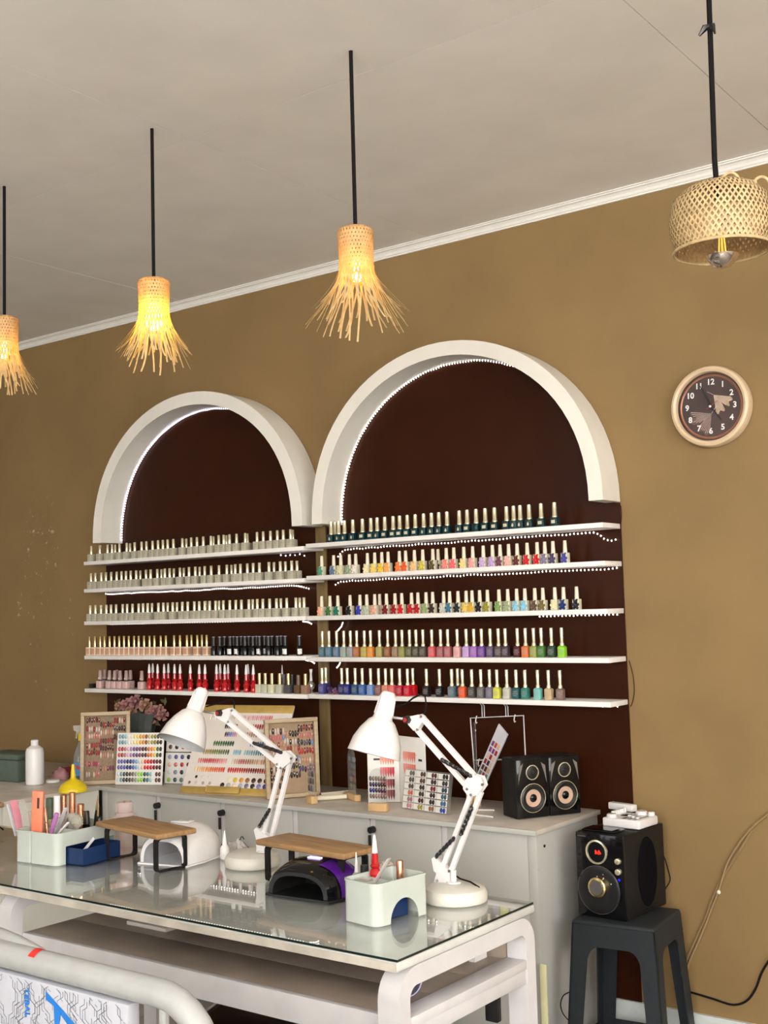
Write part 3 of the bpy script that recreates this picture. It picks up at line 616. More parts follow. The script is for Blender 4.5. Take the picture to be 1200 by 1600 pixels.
def basket():
    random.seed(4); p = at(1120, 287, Y=-1.10); zt = p.z; t = thing('pendant_lamp', 'round openwork bamboo basket pendant lamp above the clock', 'pendant lamp', (p.x+.004, -1.10, zt), 0)
    pc = at(1107.8, 0, Y=-1.10)
    MB().tube([(-.004, 0, -.03), (-.006, 0, .05), (pc.x-p.x-.004, 0, pc.z-zt), (pc.x-p.x-.006, 0, ZC-zt)], .0056, 8).build('cord', 'cord_black', t)
    kz = at(1110, 45, Y=-1.10).z-zt; kx = pc.x-p.x; k = MB()
    for a, b, w in ((-.024, -.012, .007), (.008, -.018, .005)):
        k.tube([(kx-.003, -.004, kz+.004), (kx+a*.5, -.008, kz+.002), (kx+a, -.010, kz+b)], [w*.6, w, w*.35], 6)
    k.sphere((kx-.003, 0, kz+.003), .0075, 8, 6); k.build('tape_knot', 'black_plastic', t)
    def prof(q):      # dome, belly, turned-in rim
        a = q*1.0
        if a < .35: s = a/.35; return (.022+.062*math.sin(s*1.35), -.002-.030*(1-math.cos(s*1.45)), s*.30)
        s = (a-.35)/.65; return (.0825+.018*math.sin(.35+s*2.2)-.004*s, -.0285-.106*s, .30+s*.62)
    m = MB(); woven(m, prof, 54, 1.2, .0044, 0, 0, .0006, 26)
    m.lathe([(.006, 0), (.026, -.001)], 20, (False, False))
    o = m.build('woven_shade', 'bamboo_pale', t, 60); o['kind'] = 'stuff'
    def inner(q): return (.087+.007*math.sin(q*2.6), -.132+.062*q, q*.5)
    m = MB(); woven(m, inner, 48, .9, .0062, 0, 0, .0005, 10)
    o = m.build('inner_lining', 'bamboo', t, 60); o['kind'] = 'stuff'
    MB().tube([(.0925*math.cos(2*math.pi*i/36), .0925*math.sin(2*math.pi*i/36), -.1345) for i in range(36)], .0030, 6, True).build('rim_hoop', 'bamboo_pale', t)
    u = Vector((math.cos(R(37)), math.sin(R(37)), 0))
    for (du, dz, r) in ((.028, -.002, .0165), (.088, -.012, .0165)):       # curled carrying loops on top
        c = Vector((0, -.012, dz))+u*du
        MB().tube([c+u*(r*math.cos(q))+Vector((0, 0, r*1.15*math.sin(q))) for q in [math.pi*(1.15-1.3*i/16) for i in range(17)]], .0030, 7).build('loop_handle', 'bamboo_pale', t)
    MB().tube([Vector((0, -.012, -.001))+u*a+Vector((0, -.004*b, c)) for a, b, c in ((.040, 0, .004), (.052, 1, .001), (.066, 1, -.003), (.076, 0, -.004))], .0052, 7).build('top_band', 'bamboo_pale', t)
    MB().tube([Vector((0, -.010, -.002))+u*a+Vector((0, 0, c)) for a, c in ((-.004, .000), (.004, .007), (.012, .013))], [.003, .0035, .002], 6).build('tie_end', 'bamboo', t)
    bulb(t, -.137, 'amber_filament', 'bulb_glass', globe=True)
    MB().lathe([(.0305, -.145), (.0270, -.155), (.0155, -.166), (1e-6, -.1695)], 20, (False, False)).build('mirror_crown', 'mirror_smoke', t)
basket()
t = thing('fill_globe_lamp', 'white globe lamp on a black cord, added out of view to light the wall', 'pendant lamp', (-2.6, -2.6, 2.20))  # added lamp, unseen, for the wall's falloff and rightward shadows
MB().tube([(0, 0, .10), (0, 0, ZC-2.20)], .004, 8).build('cord', 'cord_black', t); MB().lathe([(.03, .085), (.03, .12), (.01, .13)], 16).build('holder', 'white_plastic', t); MB().sphere((0, 0, 0), .09, 20, 12).build('globe', 'fill_glow', t)
random.seed(11)
# ------------------------------------------------------------------ clock
def clock():
    c = at(1106.5, 634, Y=-.04); t = thing('wall_clock', 'round beige-rimmed wall clock with ginkgo leaf dial', 'clock', (c.x, -.0005, c.z), 0, None, (R(90), R(2.5), 0))
    MB().lathe([(.104, 0), (.118, .004), (.1185, .026), (.115, .034), (.108, .037), (.1015, .034), (.099, .022)], 64, (True, False)).build('rim', 'clock_rim', t)
    MB().lathe([(.100, .016), (.100, .018)], 64).build('dial', 'clock_face', t)
    MB().lathe([(.0880, .0185), (.0915, .0205), (.0945, .0185)], 64, (False, False)).build('copper_ring', 'clock_ring', t)
    def leaf(cx, cz, a, r, spread, m_):
        m = MB(); n = 22; vs = [(cx, cz, .0190)]
        def rim(q): return r*(.90+.07*math.sin(q*23)-.30*math.exp(-((q-.5)/.05)**2))
        for i in range(n+1): q = i/n; an = a+spread*(q-.5); vs.append((cx+rim(q)*math.cos(an), cz+rim(q)*math.sin(an), .0192))
        m.add(vs, [(0, i+1, i+2) for i in range(n)]); lf = m.build('leaf_print', m_, t); m = MB()
        for i in range(17):
            q = (i+.5)/17; an = a+spread*(q-.5); e = rim(q)*random.uniform(.8, 1.0); w = .00055; d = (-math.sin(an)*w, math.cos(an)*w)
            m.add([(cx, cz, .0194), (cx+e*math.cos(an)+d[0], cz+e*math.sin(an)+d[1], .0194), (cx+e*math.cos(an)-d[0], cz+e*math.sin(an)-d[1], .0194)], [(0, 1, 2)])
        m.tube([(cx, cz, .0193), (cx-r*.35*math.cos(a+.3), cz-r*.35*math.sin(a+.3), .0193)], .0006, 4); m.build('vein', 'leaf_vein', lf, 0)
    leaf(.008, .034, R(-46), .062, 1.25, 'leaf_print'); leaf(.002, -.020, R(218), .068, 1.65, 'leaf_dark')
    for i in range(1, 13):
        a = R(90-30*i); text_obj('numeral', str(i), .0235, 'white_paint', t, (.0715*math.cos(a), .0715*math.sin(a), .0198), (0, 0, 0), depth=.0002, bold=.0006)
    def hand(nm, deg, l, w, m, z):
        a = R(90-deg); u = Vector((math.cos(a), math.sin(a), 0)); v = Vector((-u.y, u.x, 0)); k = MB()
        p = [-u*.012+v*w, -u*.012-v*w, u*l-v*w*.4, u*l+v*w*.4]; k.add([q+Vector((0, 0, z)) for q in p]+[q+Vector((0, 0, z+.0008)) for q in p], [(3, 2, 1, 0), (4, 5, 6, 7), (0, 1, 5, 4), (1, 2, 6, 5), (2, 3, 7, 6), (3, 0, 4, 7)]); k.build(nm, m, t)
    hand('hour_hand', 143, .052, .0032, 'black_plastic', .0215); hand('minute_hand', 334, .070, .0028, 'black_plastic', .0230); hand('second_hand', 55, .028, .001, 'red_hand', .0245)
    MB().lathe([(.0035, .0215), (.0035, .026)], 12).build('hub', 'white_paint', t)
clock()
# ------------------------------------------------------------------ counter along the wall
ZT = .66
def counter():
    t = thing('wall_cabinet', 'long grey-white counter cabinet against the back wall under the shelves', 'cabinet', (-2.6, -.2, 0)); o = Vector((2.6, .2, 0))
    def part(nm, m, *b, r=.001, p=t): return MB().rbox(b[0]+o.x, b[1]+o.x, b[2]+o.y, b[3]+o.y, b[4], b[5], r).build(nm, m, p)
    part('worktop', 'cabinet_top', -3.515, -1.675, -.400, -.0135, ZT-.014, ZT-.0005); part('front_lip', 'cabinet_white', -3.515, -1.675, -.408, -.4005, ZT-.014, ZT)
    part('side_panel', 'cabinet_white', -1.7145, -1.686, -.3865, -.014, 0, ZT-.0145); part('back_panel', 'cabinet_white', -3.51, -1.703, -.022, -.0135, .05, ZT-.0145)
    part('side_panel', 'cabinet_white', -3.5275, -3.4985, -.385, -.014, 0, ZT-.0145); part('bottom_panel', 'cabinet_white', -3.51, -1.703, -.37, -.023, .05, .066); part('plinth', 'dark_brown', -3.5, -1.71, -.33, -.315, 0, .0495)
    seams = [-3.51, -3.224, -2.905, -2.578, -2.262, -1.997, -1.703]
    for i, (a, b) in enumerate(zip(seams, seams[1:])):
        d = part('door', 'cabinet_white', a+.012, b-.012, -.386, -.372, .07, ZT-.016, r=.002)
        if i: part('divider', 'table_white', a-.010, a+.010, -.382, -.024, .0665, ZT-.0145)
        if i in (1, 2, 4):
            x = a+.004; l = MB().cyl((x+o.x, -.386+o.y, ZT-.050), (x+o.x, -.404+o.y, ZT-.050), .011, .010, 14).build('lock', 'black_plastic', d)
            MB().rbox(x-.012+o.x, x-.003+o.x, -.398+o.y, -.392+o.y, ZT-.105, ZT-.066, .001).build('key_fob', 'black_plastic', d)
    MB().cyl((-1.6855+o.x, -.345+o.y, ZT-.052), (-1.683+o.x, -.345+o.y, ZT-.052), .004).build('screw_cap', 'black_plastic', t)
counter()
def wing():
    t = thing('corner_counter', 'pale counter wing turning forward at the left end of the cabinet', 'counter', (-4.0, -.7, 0))
    MB().rbox(-.55, .474, -.13, .685, ZT-.016, ZT-.0005, .001).build('worktop', 'cabinet_top', t)
    MB().rbox(.455, .472, -.11, .30, 0, ZT-.0165, .001).build('side_panel', 'counter_pale', t)
    MB().rbox(-.54, .454, -.11, -.09, 0, ZT-.0165, .001).build('front_panel', 'counter_pale', t)
wing()
# ------------------------------------------------------------------ table
# the table stands free of the counter; its layout is scaled about the camera
CAM_SCALE = .746; TC = Vector((-1.2563, -1.1329, .675)); RAW_TOP = .469
def cam_scaled(p): return TC+Vector((p[0]+1.684, p[1]+.395, p[2]-RAW_TOP))*CAM_SCALE
def atT(px, py, Y=None, Z=None):
    p = at(px, py, Y=None if Y is None else TC.y+(Y+.395)*CAM_SCALE, Z=None if Z is None else TC.z+(Z-RAW_TOP)*CAM_SCALE)
    return Vector(((p.x-TC.x)/CAM_SCALE-1.684, (p.y-TC.y)/CAM_SCALE-.395, (p.z-TC.z)/CAM_SCALE+RAW_TOP))
def T(name, label, cat, loc, rz=0., group=None, rot=None):
    o = thing(name, label, cat, cam_scaled(loc), rz, group, rot); o.scale = (CAM_SCALE,)*3; return o
ZFL = RAW_TOP-TC.z/CAM_SCALE            # floor level in the layout before scaling
def table():
    t = T('manicure_table', 'white bent-frame manicure table with glass top and open lower shelf', 'table', (-2.5, -.72, 0)); O = Vector((2.5, .72, 0))
    MB().rbox(-4.15+O.x, -1.683+O.x, -1.052+O.y, -.412+O.y, .440, .4628, .006, 3).build('tabletop', ['table_top'], t)
    g = MB().box(-4.145+O.x, -1.688+O.x, -1.044+O.y, -.415+O.y, .4630, RAW_TOP-.0002).build('glass_top', 'table_glass', t, smooth=0)
    e = MB(); e.box(-4.145+O.x, -1.6875+O.x, -1.0455+O.y, -1.0442+O.y, .4632, RAW_TOP-.0004); e.box(-1.6878+O.x, -1.6865+O.x, -1.0455+O.y, -.415+O.y, .4632, RAW_TOP-.0004); e.build('glass_edge', 'glass_edge', g, smooth=0)
    MB().box(-4.145+O.x, -1.684+O.x, -1.0535+O.y, -1.0522+O.y, .442, .461).build('front_edge_band', 'slab_edge', t, smooth=0)
    def frame(x0, x1):
        y0, y1, zt, th, r = -1.045, -.415, .4395, .045, .075
        def corner(cx, cz, a0, a1, rr): return [(cx+rr*math.cos(a0+(a1-a0)*i/8), cz+rr*math.sin(a0+(a1-a0)*i/8)) for i in range(9)]
        out = [(y0, ZFL)]+[(a, b) for a, b in corner(y0+r, zt-r, math.pi, math.pi/2, r)]+[(a, b) for a, b in corner(y1-r, zt-r, math.pi/2, 0, r)]+[(y1, ZFL)]
        inn = [(y0+th, ZFL)]+[(a, b) for a, b in corner(y0+r, zt-r, math.pi, math.pi/2, r-th)]+[(a, b) for a, b in corner(y1-r, zt-r, math.pi/2, 0, r-th)]+[(y1-th, ZFL)]
        n = len(out); vs = [(x+O.x, y+O.y, z) for x in (x0, x1) for y, z in out+inn]; fs = []
        for i in range(n-1): fs += [(i, i+1, n+i+1, n+i), (2*n+i, 3*n+i, 3*n+i+1, 2*n+i+1), (i, 2*n+i, 2*n+i+1, i+1), (n+i, n+i+1, 3*n+i+1, 3*n+i)]
        for i in (0, n-1): fs.append((i, n+i, 3*n+i, 2*n+i))
        MB().add(vs, fs).build('bent_leg_frame', 'table_white', t)
    frame(-1.748, -1.686); frame(-3.225, -3.163)
    for k in range(3):
        y0 = -.985+.175*k; MB().rbox(-3.16+O.x, -1.751+O.x, y0+O.y, y0+.1735+O.y, .300, .318, .001).build('shelf_board', 'shelf_brown', t)
    MB().rbox(-3.16+O.x, -1.751+O.x, -1.004+O.y, -.9855+O.y, .250, .319, .002).build('shelf_apron', 'table_white', t)
    MB().rbox(-3.16+O.x, -1.752+O.x, -.458+O.y, -.448+O.y, .300, .4392, .001).build('back_panel', 'shelf_brown', t)
    for x0 in (-1.7505, -3.162): MB().rbox(x0+.012+O.x, x0+.060+O.x if x0 > -2 else x0+.03+O.x, -.998+O.y, -.462+O.y, .262, .299, .002).build('shelf_rail', 'table_white', t)
    MB().rbox(-1.749+O.x, -1.6865+O.x, -.998+O.y, -.462+O.y, .2995, .3245, .002).build('shelf_end_band', 'table_white', t)
table()
# ------------------------------------------------------------------ things kept on the lower shelf
t = T('tub', 'lavender plastic tub lying tilted on the lower table shelf', 'tub', (-1.802, -.862, .3185+.048), 0, None, (R(80), 0, R(34)))
MB().lathe([(.040, -.05), (.045, .03), (.045, .045), (.042, .046), (.036, -.045)], 24, (True, True)).build('bowl', 'lavender_plastic', t); MB().lathe([(.0465, .030), (.0465, .040)], 24, (False, False)).build('rim', 'lavender_plastic', t)
t = T('storage_box', 'clear lidded plastic box on the lower table shelf', 'box', (-1.93, -.60, .3185), R(3))
MB().rbox(-.085, .085, -.06, .06, 0, .05, .006).build('body', 'clear_bag', t); MB().rbox(-.088, .088, -.063, .063, .0505, .058, .003).build('lid', 'acrylic', t)
def arch_box():
    t = T('arched_holder', 'white plastic holder with dark arched opening at back of lower shelf', 'holder', (-1.86, -.505, .3185), 0)
    n = 12; hole = [(.035*math.cos(math.pi*i/n), .045*math.sin(math.pi*i/n)) for i in range(n+1)]
    MB().prism([(-.055, 0)]+[(-x, z) for x, z in hole]+[(.055, 0), (.055, .07), (-.055, .07)], -.03, .03).build('shell', 'white_plastic', t, 0); MB().box(-.05, .05, .0305, .034, 0, .065).build('back', 'black_plastic', t)
arch_box()
tag(MB().rbox(-.09, .09, -.05, .05, 0, .012, .002).build('folded_paper', 'card_cream'), 'flat cream paper pack lying on the dark lower shelf', 'paper').location = cam_scaled((-2.86, -.72, .3185)); bpy.data.objects['folded_paper'].scale = (CAM_SCALE,)*3
t = tag(MB().rbox(-.02, .02, -.012, .012, 0, .07, .003).build('power_adapter', 'black_plastic'), 'black power adapter hanging by its cable below the table', 'adapter'); t.location = cam_scaled((-1.83, -.412, .125)); t.scale = (CAM_SCALE,)*3
MB().tube([(0, 0, .069), (.002, .004, .10), (0, .006, .174)], .0025, 6).build('cable', 'cord_black', t)
# ------------------------------------------------------------------ desk lamps
def desk_lamp(label, Yp, base, P, tilt):
    def w(px, py, dy=0.): p = atT(px, py, Y=Yp+dy); return p
    bx, by = base; t = T('desk_lamp', label, 'desk lamp', (bx, by, RAW_TOP), 0, 'white swing-arm desk lamps'); o = Vector((bx, by, RAW_TOP))
    MB().lathe([(.088, 0), (.090, .004), (.090, .022), (.084, .034), (.068, .042), (.03, .045), (.022, .0455)], 40).build('base', 'lamp_base_white', t)
    def plate(nm, px, y0, y1, m='white_enamel'):
        pts = [w(*q)-o for q in px]; MB().prism([(q.x, q.z) for q in pts], Yp-by+y0, Yp-by+y1).build(nm, m, t, 0)
    def bar(nm, a, b, dy, wd=.0065, m='white_enamel'):
        a = w(*a)-o; b = w(*b)-o; d = (b-a).normalized(); nrm = Vector((-d.z, 0, d.x)); y = Yp-by+dy
        pts = [a-nrm*wd, b-nrm*wd, b+nrm*wd, a+nrm*wd]; MB().prism([(q.x, q.z) for q in pts], y-.005, y+.005).build(nm, m, t, 0)
    a = w(*P['post'])-o
    MB().lathe([(.021, .0455), (.021, .049), (.0085, .050), (.0085, max(.08, a.z))], 16).build('post', 'white_enamel', t)
    bpy.data.objects[t.children[-1].name].location = (a.x, Yp-by, 0)
    plate('base_bracket', P['bracket'], -.011, .011)
    for k in ('lowA', 'lowB'): bar('lower_arm', *P[k], 0 if k == 'lowA' else -.0, .0068)
    plate('elbow_plate', P['elbow'], -.012, -.0085); plate('elbow_plate', P['elbow'], .0085, .012)
    for k in ('upA', 'upB'): bar('upper_arm', *P[k], 0, .0075)
    plate('head_plate', P['head'], -.0105, .0105)
    for q in P['rivets']: a = w(*q, -.0125)-o; MB().cyl(a, a+Vector((0, -.003, 0)), .0042, .0036, 10).build('rivet', 'steel', t)
    for s in P['springs']:
        a, b = [w(*q, -.014)-o for q in s]; n = 60; d = b-a; u = d.orthogonal().normalized(); v = d.normalized().cross(u)
        m = MB().tube([a+d*(i/n)+(u*math.cos(i*1.9)+v*math.sin(i*1.9))*.0016 for i in range(n+1)], .0052, 7); m.build('spring', 'black_plastic', t)
    k = w(*P['knob'], -.012)-o; MB().cyl(k+Vector((0, .012, 0)), k+Vector((0, -.012, 0)), .0125, .011, 6).build('clamp_knob', 'black_plastic', t); MB().cyl(k+Vector((0, -.0122, 0)), k+Vector((0, -.015, 0)), .0065, .006, 12).build('knob_cap', 'red_hand', t)
    sa, sb = w(*P['stem'][0])-o, w(*P['stem'][1])-o; MB().cyl(sa, sb, .0042).build('stem', 'chrome', t)
    # shade: axis measured in the picture plane plus a tilt towards the room
    top = w(*P['shTop'], -.0); rim = w(*P['shRim'], -.0); ln = P['len']
    ax = Vector(P['rimdir'][:2]).normalized(); axis = (CR*ax.x-CU*ax.y)*math.cos(tilt)-CF*math.sin(tilt); axis.normalize()
    q = axis.to_track_quat('Z', 'Y').to_matrix().to_4x4(); M = Matrix.Translation(top-o) @ q; r = P['r']
    prof = [(.004, .0), (.016, .001), (.021, .006), (.0235, .014), (.028, .075*ln/.19), (.030, .082*ln/.19), (.040, .090*ln/.19), (.058, .118*ln/.19), (.072, .150*ln/.19), (r, ln)]
    m = MB(); m.M = M; m.lathe(prof, 40, (True, False)); sh = m.build('shade', 'white_enamel', t)
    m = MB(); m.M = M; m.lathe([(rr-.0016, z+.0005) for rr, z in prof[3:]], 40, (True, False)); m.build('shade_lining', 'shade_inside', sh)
    m = MB(); m.M = M
    for i in range(10):
        a = 2*math.pi*i/10; m.tube([(.0235*math.cos(a), .0235*math.sin(a), .016), (.0278*math.cos(a), .0278*math.sin(a), .07*ln/.19)], .0018, 5)
    m.build('cooling_rib', 'white_enamel', sh)
    m = MB(); m.M = M; m.sphere((0, 0, ln*.72), .028, 14, 8); m.build('bulb', 'white_plastic', t)
    for c in P['cables']: MB().tube([w(*q, .01)-o for q in c], .0026, 6).build('cable', 'cord_black', t)
desk_lamp('white swing-arm desk lamp beside the mint caddy, nearer the camera', -.50, (-1.885, -.502), dict(
    post=(708.5, 1369), bracket=[(677.6, 1341), (681, 1360), (685, 1363), (681, 1378), (705, 1384), (704, 1361), (688, 1344), (681, 1338)][::1],
    lowA=((694, 1351), (737, 1240)), lowB=((705.5, 1360), (752, 1237)), elbow=[(739, 1209), (727.5, 1221), (727, 1232), (736, 1245), (749, 1241.5), (759, 1227), (754, 1213)],
    upA=((659, 1120), (741, 1212)), upB=((652, 1140), (731, 1230)), head=[(638, 1120), (641, 1132), (649, 1141), (654, 1142), (660.6, 1130), (662.7, 1120), (657, 1116)],
    rivets=[(658, 1120), (652, 1140), (754, 1226), (736, 1242), (730, 1233), (702, 1361), (683, 1376)], springs=[((690, 1187), (736, 1213)), ((709.5, 1309.5), (681, 1339)), ((737, 1262), (720, 1304))],
    knob=(637, 1124.6), stem=((614, 1121), (636, 1124)), shTop=(608, 1081), shRim=(585, 1168), rimdir=(-22, 87), len=.187, r=.079,
    cables=[[(621, 1104), (634, 1100), (645, 1091), (657, 1085), (664, 1088), (666, 1100), (664, 1114), (662, 1121)], [(706, 1358), (709, 1366), (719, 1373), (735, 1378), (748, 1386), (752, 1394)]]), R(12))
desk_lamp('white swing-arm desk lamp with shade in front of the colour boards', -.45, (-2.705, -.452), dict(
    post=(412, 1310), bracket=[(400, 1296), (404, 1312), (404, 1334), (420, 1336), (424, 1306), (412, 1300), (404, 1292)],
    lowA=((438, 1200), (410, 1312)), lowB=((453, 1192), (424, 1310)), elbow=[(437, 1174), (432, 1182), (434, 1196), (441, 1202), (457, 1191), (459, 1182), (450, 1173)],
    upA=((361, 1109), (439, 1177)), upB=((354, 1126), (434, 1192)), head=[(338, 1113), (340, 1120), (353, 1128), (357, 1130), (365, 1110), (361, 1106)],
    rivets=[(362, 1110), (356, 1128), (455, 1185), (439, 1200), (433, 1194)], springs=[((396, 1161), (440, 1176)), ((421, 1265), (405, 1292))],
    knob=(343.6, 1114), stem=((320, 1112), (343, 1115)), shTop=(317, 1076), shRim=(288, 1153), rimdir=(-27, 78), len=.195, r=.082,
    cables=[[(322, 1104), (345, 1098), (362, 1092), (366, 1098), (366, 1110)]]), R(24))
# ------------------------------------------------------------------ hand rests
def hand_rest(label, x, y, rz, w, d, legx, h=.108):
    t = T('hand_rest', label, 'hand rest', (x, y, RAW_TOP), rz, 'wooden hand rests on black legs')
    m = MB(); m.rbox(-w/2, w/2, -d/2, d/2, h+.0005, h+.0175, .005, 3); m.build('board', 'oak_board', t)
    for sx in (-1, 1):
        m = MB(); y0, y1, b = -d/2+.018, d/2-.018, .0045; pts = []
        rr = .012
        def arc(cy, cz, a0): return [(0, cy+rr*math.cos(a0-i*math.pi/8), cz+rr*math.sin(a0-i*math.pi/8)) for i in range(5)]
        loop = arc(y0+rr, h-rr-.002, math.pi)+arc(y1-rr, h-rr-.002, math.pi/2)+arc(y1-rr, rr+.0002, 0)+arc(y0+rr, rr+.0002, -math.pi/2)
        n = len(loop); cy, cz = (y0+y1)/2, h/2; vs = []
        for s in (1, .0):
            for xx in (-.011, .011):
                for _, yy, zz in loop:
                    if s: vs.append((xx, yy, zz))
                    else: vs.append((xx, yy+(.006 if yy < cy else -.006)*(abs(yy-cy) > (y1-y0)/2-rr-.001), zz+(.004 if zz < cz else -.004)*(abs(zz-cz) > h/2-rr-.003)))
        fs = []
        for i in range(n):
            j = (i+1) % n; fs += [(i, j, n+j, n+i), (2*n+i, 3*n+i, 3*n+j, 2*n+j), (i, 2*n+i, 2*n+j, j), (n+i, n+j, 3*n+j, 3*n+i)]
        m.add(vs, fs); m.M = Matrix(); l = m.build('leg', 'black_matte', t); l.location = (sx*legx, 0, 0)
hand_rest('oak hand rest on black metal legs in front of the white nail lamp', -3.035, -.615, R(-10), .385, .150, .152)
hand_rest('oak hand rest on black metal legs over the purple nail lamp', -2.335, -.572, R(-6), .380, .140, .158)
hand_rest('oak hand rest whose end just shows at the far left photo edge', -4.07, -.60, R(-8), .36, .140, .150)
# ------------------------------------------------------------------ nail lamps
def nail_lamp(label, x, y, rz, W, D, H, shell, inside, rim, extras):
    t = T('nail_lamp', label, 'nail lamp', (x, y, RAW_TOP), rz, 'table-top curing lamps'); n = 24
    secs = [(-.5, .80, .72), (-.46, .86, .80), (-.25, .96, .95), (0, 1, 1), (.2, .95, .93), (.36, .80, .72), (.46, .55, .42), (.5, .30, .22)]
    def sec(y, w, h, e=.72): return [(-w*W/2*math.copysign(abs(math.cos(math.pi*i/n))**e, math.cos(math.pi*i/n)), y*D, .006+h*H*math.sin(math.pi*i/n)**.8) for i in range(n+1)]
    m = MB(); vs = []; fs = []
    for s in secs: vs += sec(*s)
    k = n+1
    for j in range(len(secs)-1):
        for i in range(n): fs.append((j*k+i, j*k+i+1, (j+1)*k+i+1, (j+1)*k+i))
    fs.append([(len(secs)-1)*k+i for i in range(k)])
    m.add(vs, fs); m.build('shell', shell, t, 50)
    fr = sec(-.5, .80, .72); ir = [(a*.86, b, .006+(c-.006)*.84) for a, b, c in fr]; dp = [(a*.80, .25*D, .006+(c-.006)*.76) for a, b, c in fr]
    m = MB(); m.add(fr+ir, [(i, i+1, k+i+1, k+i) for i in range(n)]); m.build('opening_rim', rim, t, 50)
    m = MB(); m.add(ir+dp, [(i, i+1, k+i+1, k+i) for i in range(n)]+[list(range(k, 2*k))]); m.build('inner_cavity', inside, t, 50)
    base = [(-W*.43, -D*.53), (W*.43, -D*.53), (W*.5, -D*.2), (W*.5, D*.2), (W*.36, D*.44), (-W*.36, D*.44), (-W*.5, D*.2), (-W*.5, -D*.2)]
    m = MB(); vs = [(a, b, z) for z in (0, .0055) for a, b in base]; m.add(vs, [list(range(8))[::-1], list(range(8, 16))]+[(i, (i+1) % 8, 8+(i+1) % 8, 8+i) for i in range(8)]); m.build('base_plate', rim, t, 0)
    extras(t, sec, W, D, H)
def ex1(t, sec, W, D, H):
    MB().rbox(-.035, .035, -.03, .01, H+.0045, H+.008, .0015).build('control_strip', 'white_plastic', t)
    for i in range(3): MB().cyl((-.02+.02*i, -.01, H+.008), (-.02+.02*i, -.01, H+.010), .004).build('button', 'steel', t)
    MB().tube([(.05, .5*D-.004, .014), (.075, .5*D+.008, .028), (.10, .5*D-.0, .022)], .003, 6).build('cable', 'cord_black', t)
def ex2(t, sec, W, D, H):
    n = 24; ss = [sec(-.30, .955, .945), sec(-.12, .995, .985), sec(.06, 1.006, 1.004), sec(.22, .955, .935), sec(.33, .865, .80)]; i0 = 14
    vs = sum([q[i0:] for q in ss], []); k = len(ss[0][i0:]); m = MB().add(vs, [(j*k+i, j*k+i+1, (j+1)*k+i+1, (j+1)*k+i) for j in range(len(ss)-1) for i in range(k-1)]); m.build('side_window', 'purple_shell', t, 50)
    MB().rbox(-.022, .022, -.022, -.006, H+.0045, H+.0075, .001).build('timer_display', 'display_violet', t)
    m = MB()
    for i in range(7): m.sphere((-.075+.022*(i % 4)+.011*(i//4), .02, .055+.012*(i % 2)+.012*(i//4)), .0028, 6, 4)
    m.build('led_diodes', 'pale_gold', t)
nail_lamp('glossy white domed nail lamp with open front behind the oak hand rest', -2.985, -.485, R(12), .222, .250, .116, 'white_enamel', 'shade_inside', 'white_plastic', ex1)
nail_lamp('black domed nail lamp with purple side under the oak hand rest', -2.283, -.622, R(4), .262, .200, .093, 'black_gloss', 'black_matte', 'black_plastic', ex2)
nail_lamp('white nail lamp barely showing at the far left end of the table', -3.99, -.66, R(8), .19, .20, .095, 'white_enamel', 'shade_inside', 'white_plastic', ex1)
# ------------------------------------------------------------------ caddies and what stands in them
def rounded(w, d, rf, rb, seg=5):
    pts = []
    for cx, cy, r, a0 in ((w/2-rb, d/2-rb, rb, 0), (-w/2+rb, d/2-rb, rb, 90), (-w/2+rf, -d/2+rf, rf, 180), (w/2-rf, -d/2+rf, rf, 270)):
        pts += [(cx+r*math.cos(R(a0+90*i/seg)), cy+r*math.sin(R(a0+90*i/seg))) for i in range(seg+1)]
    return pts
def walls(m, pts, z0, z1, th, skip=()):
    n = len(pts); cen = Vector((sum(p[0] for p in pts)/n, sum(p[1] for p in pts)/n)); inn = []
    for i in range(n):
        a, b, c = Vector(pts[i-1]), Vector(pts[i]), Vector(pts[(i+1) % n]); t = (c-a).normalized(); inn.append(b+Vector((-t.y, t.x))*th)
    vs = [(x, y, z) for z in (z0, z1) for x, y in pts]+[(p.x, p.y, z) for z in (z0, z1) for p in inn]; fs = []
    for i in range(n):
        if i in skip: continue
        j = (i+1) % n; fs += [(i, j, n+j, n+i), (2*n+j, 2*n+i, 3*n+i, 3*n+j), (n+i, n+j, 3*n+j, 3*n+i), (j, i, 2*n+i, 2*n+j)]
    m.add(vs, fs); return inn
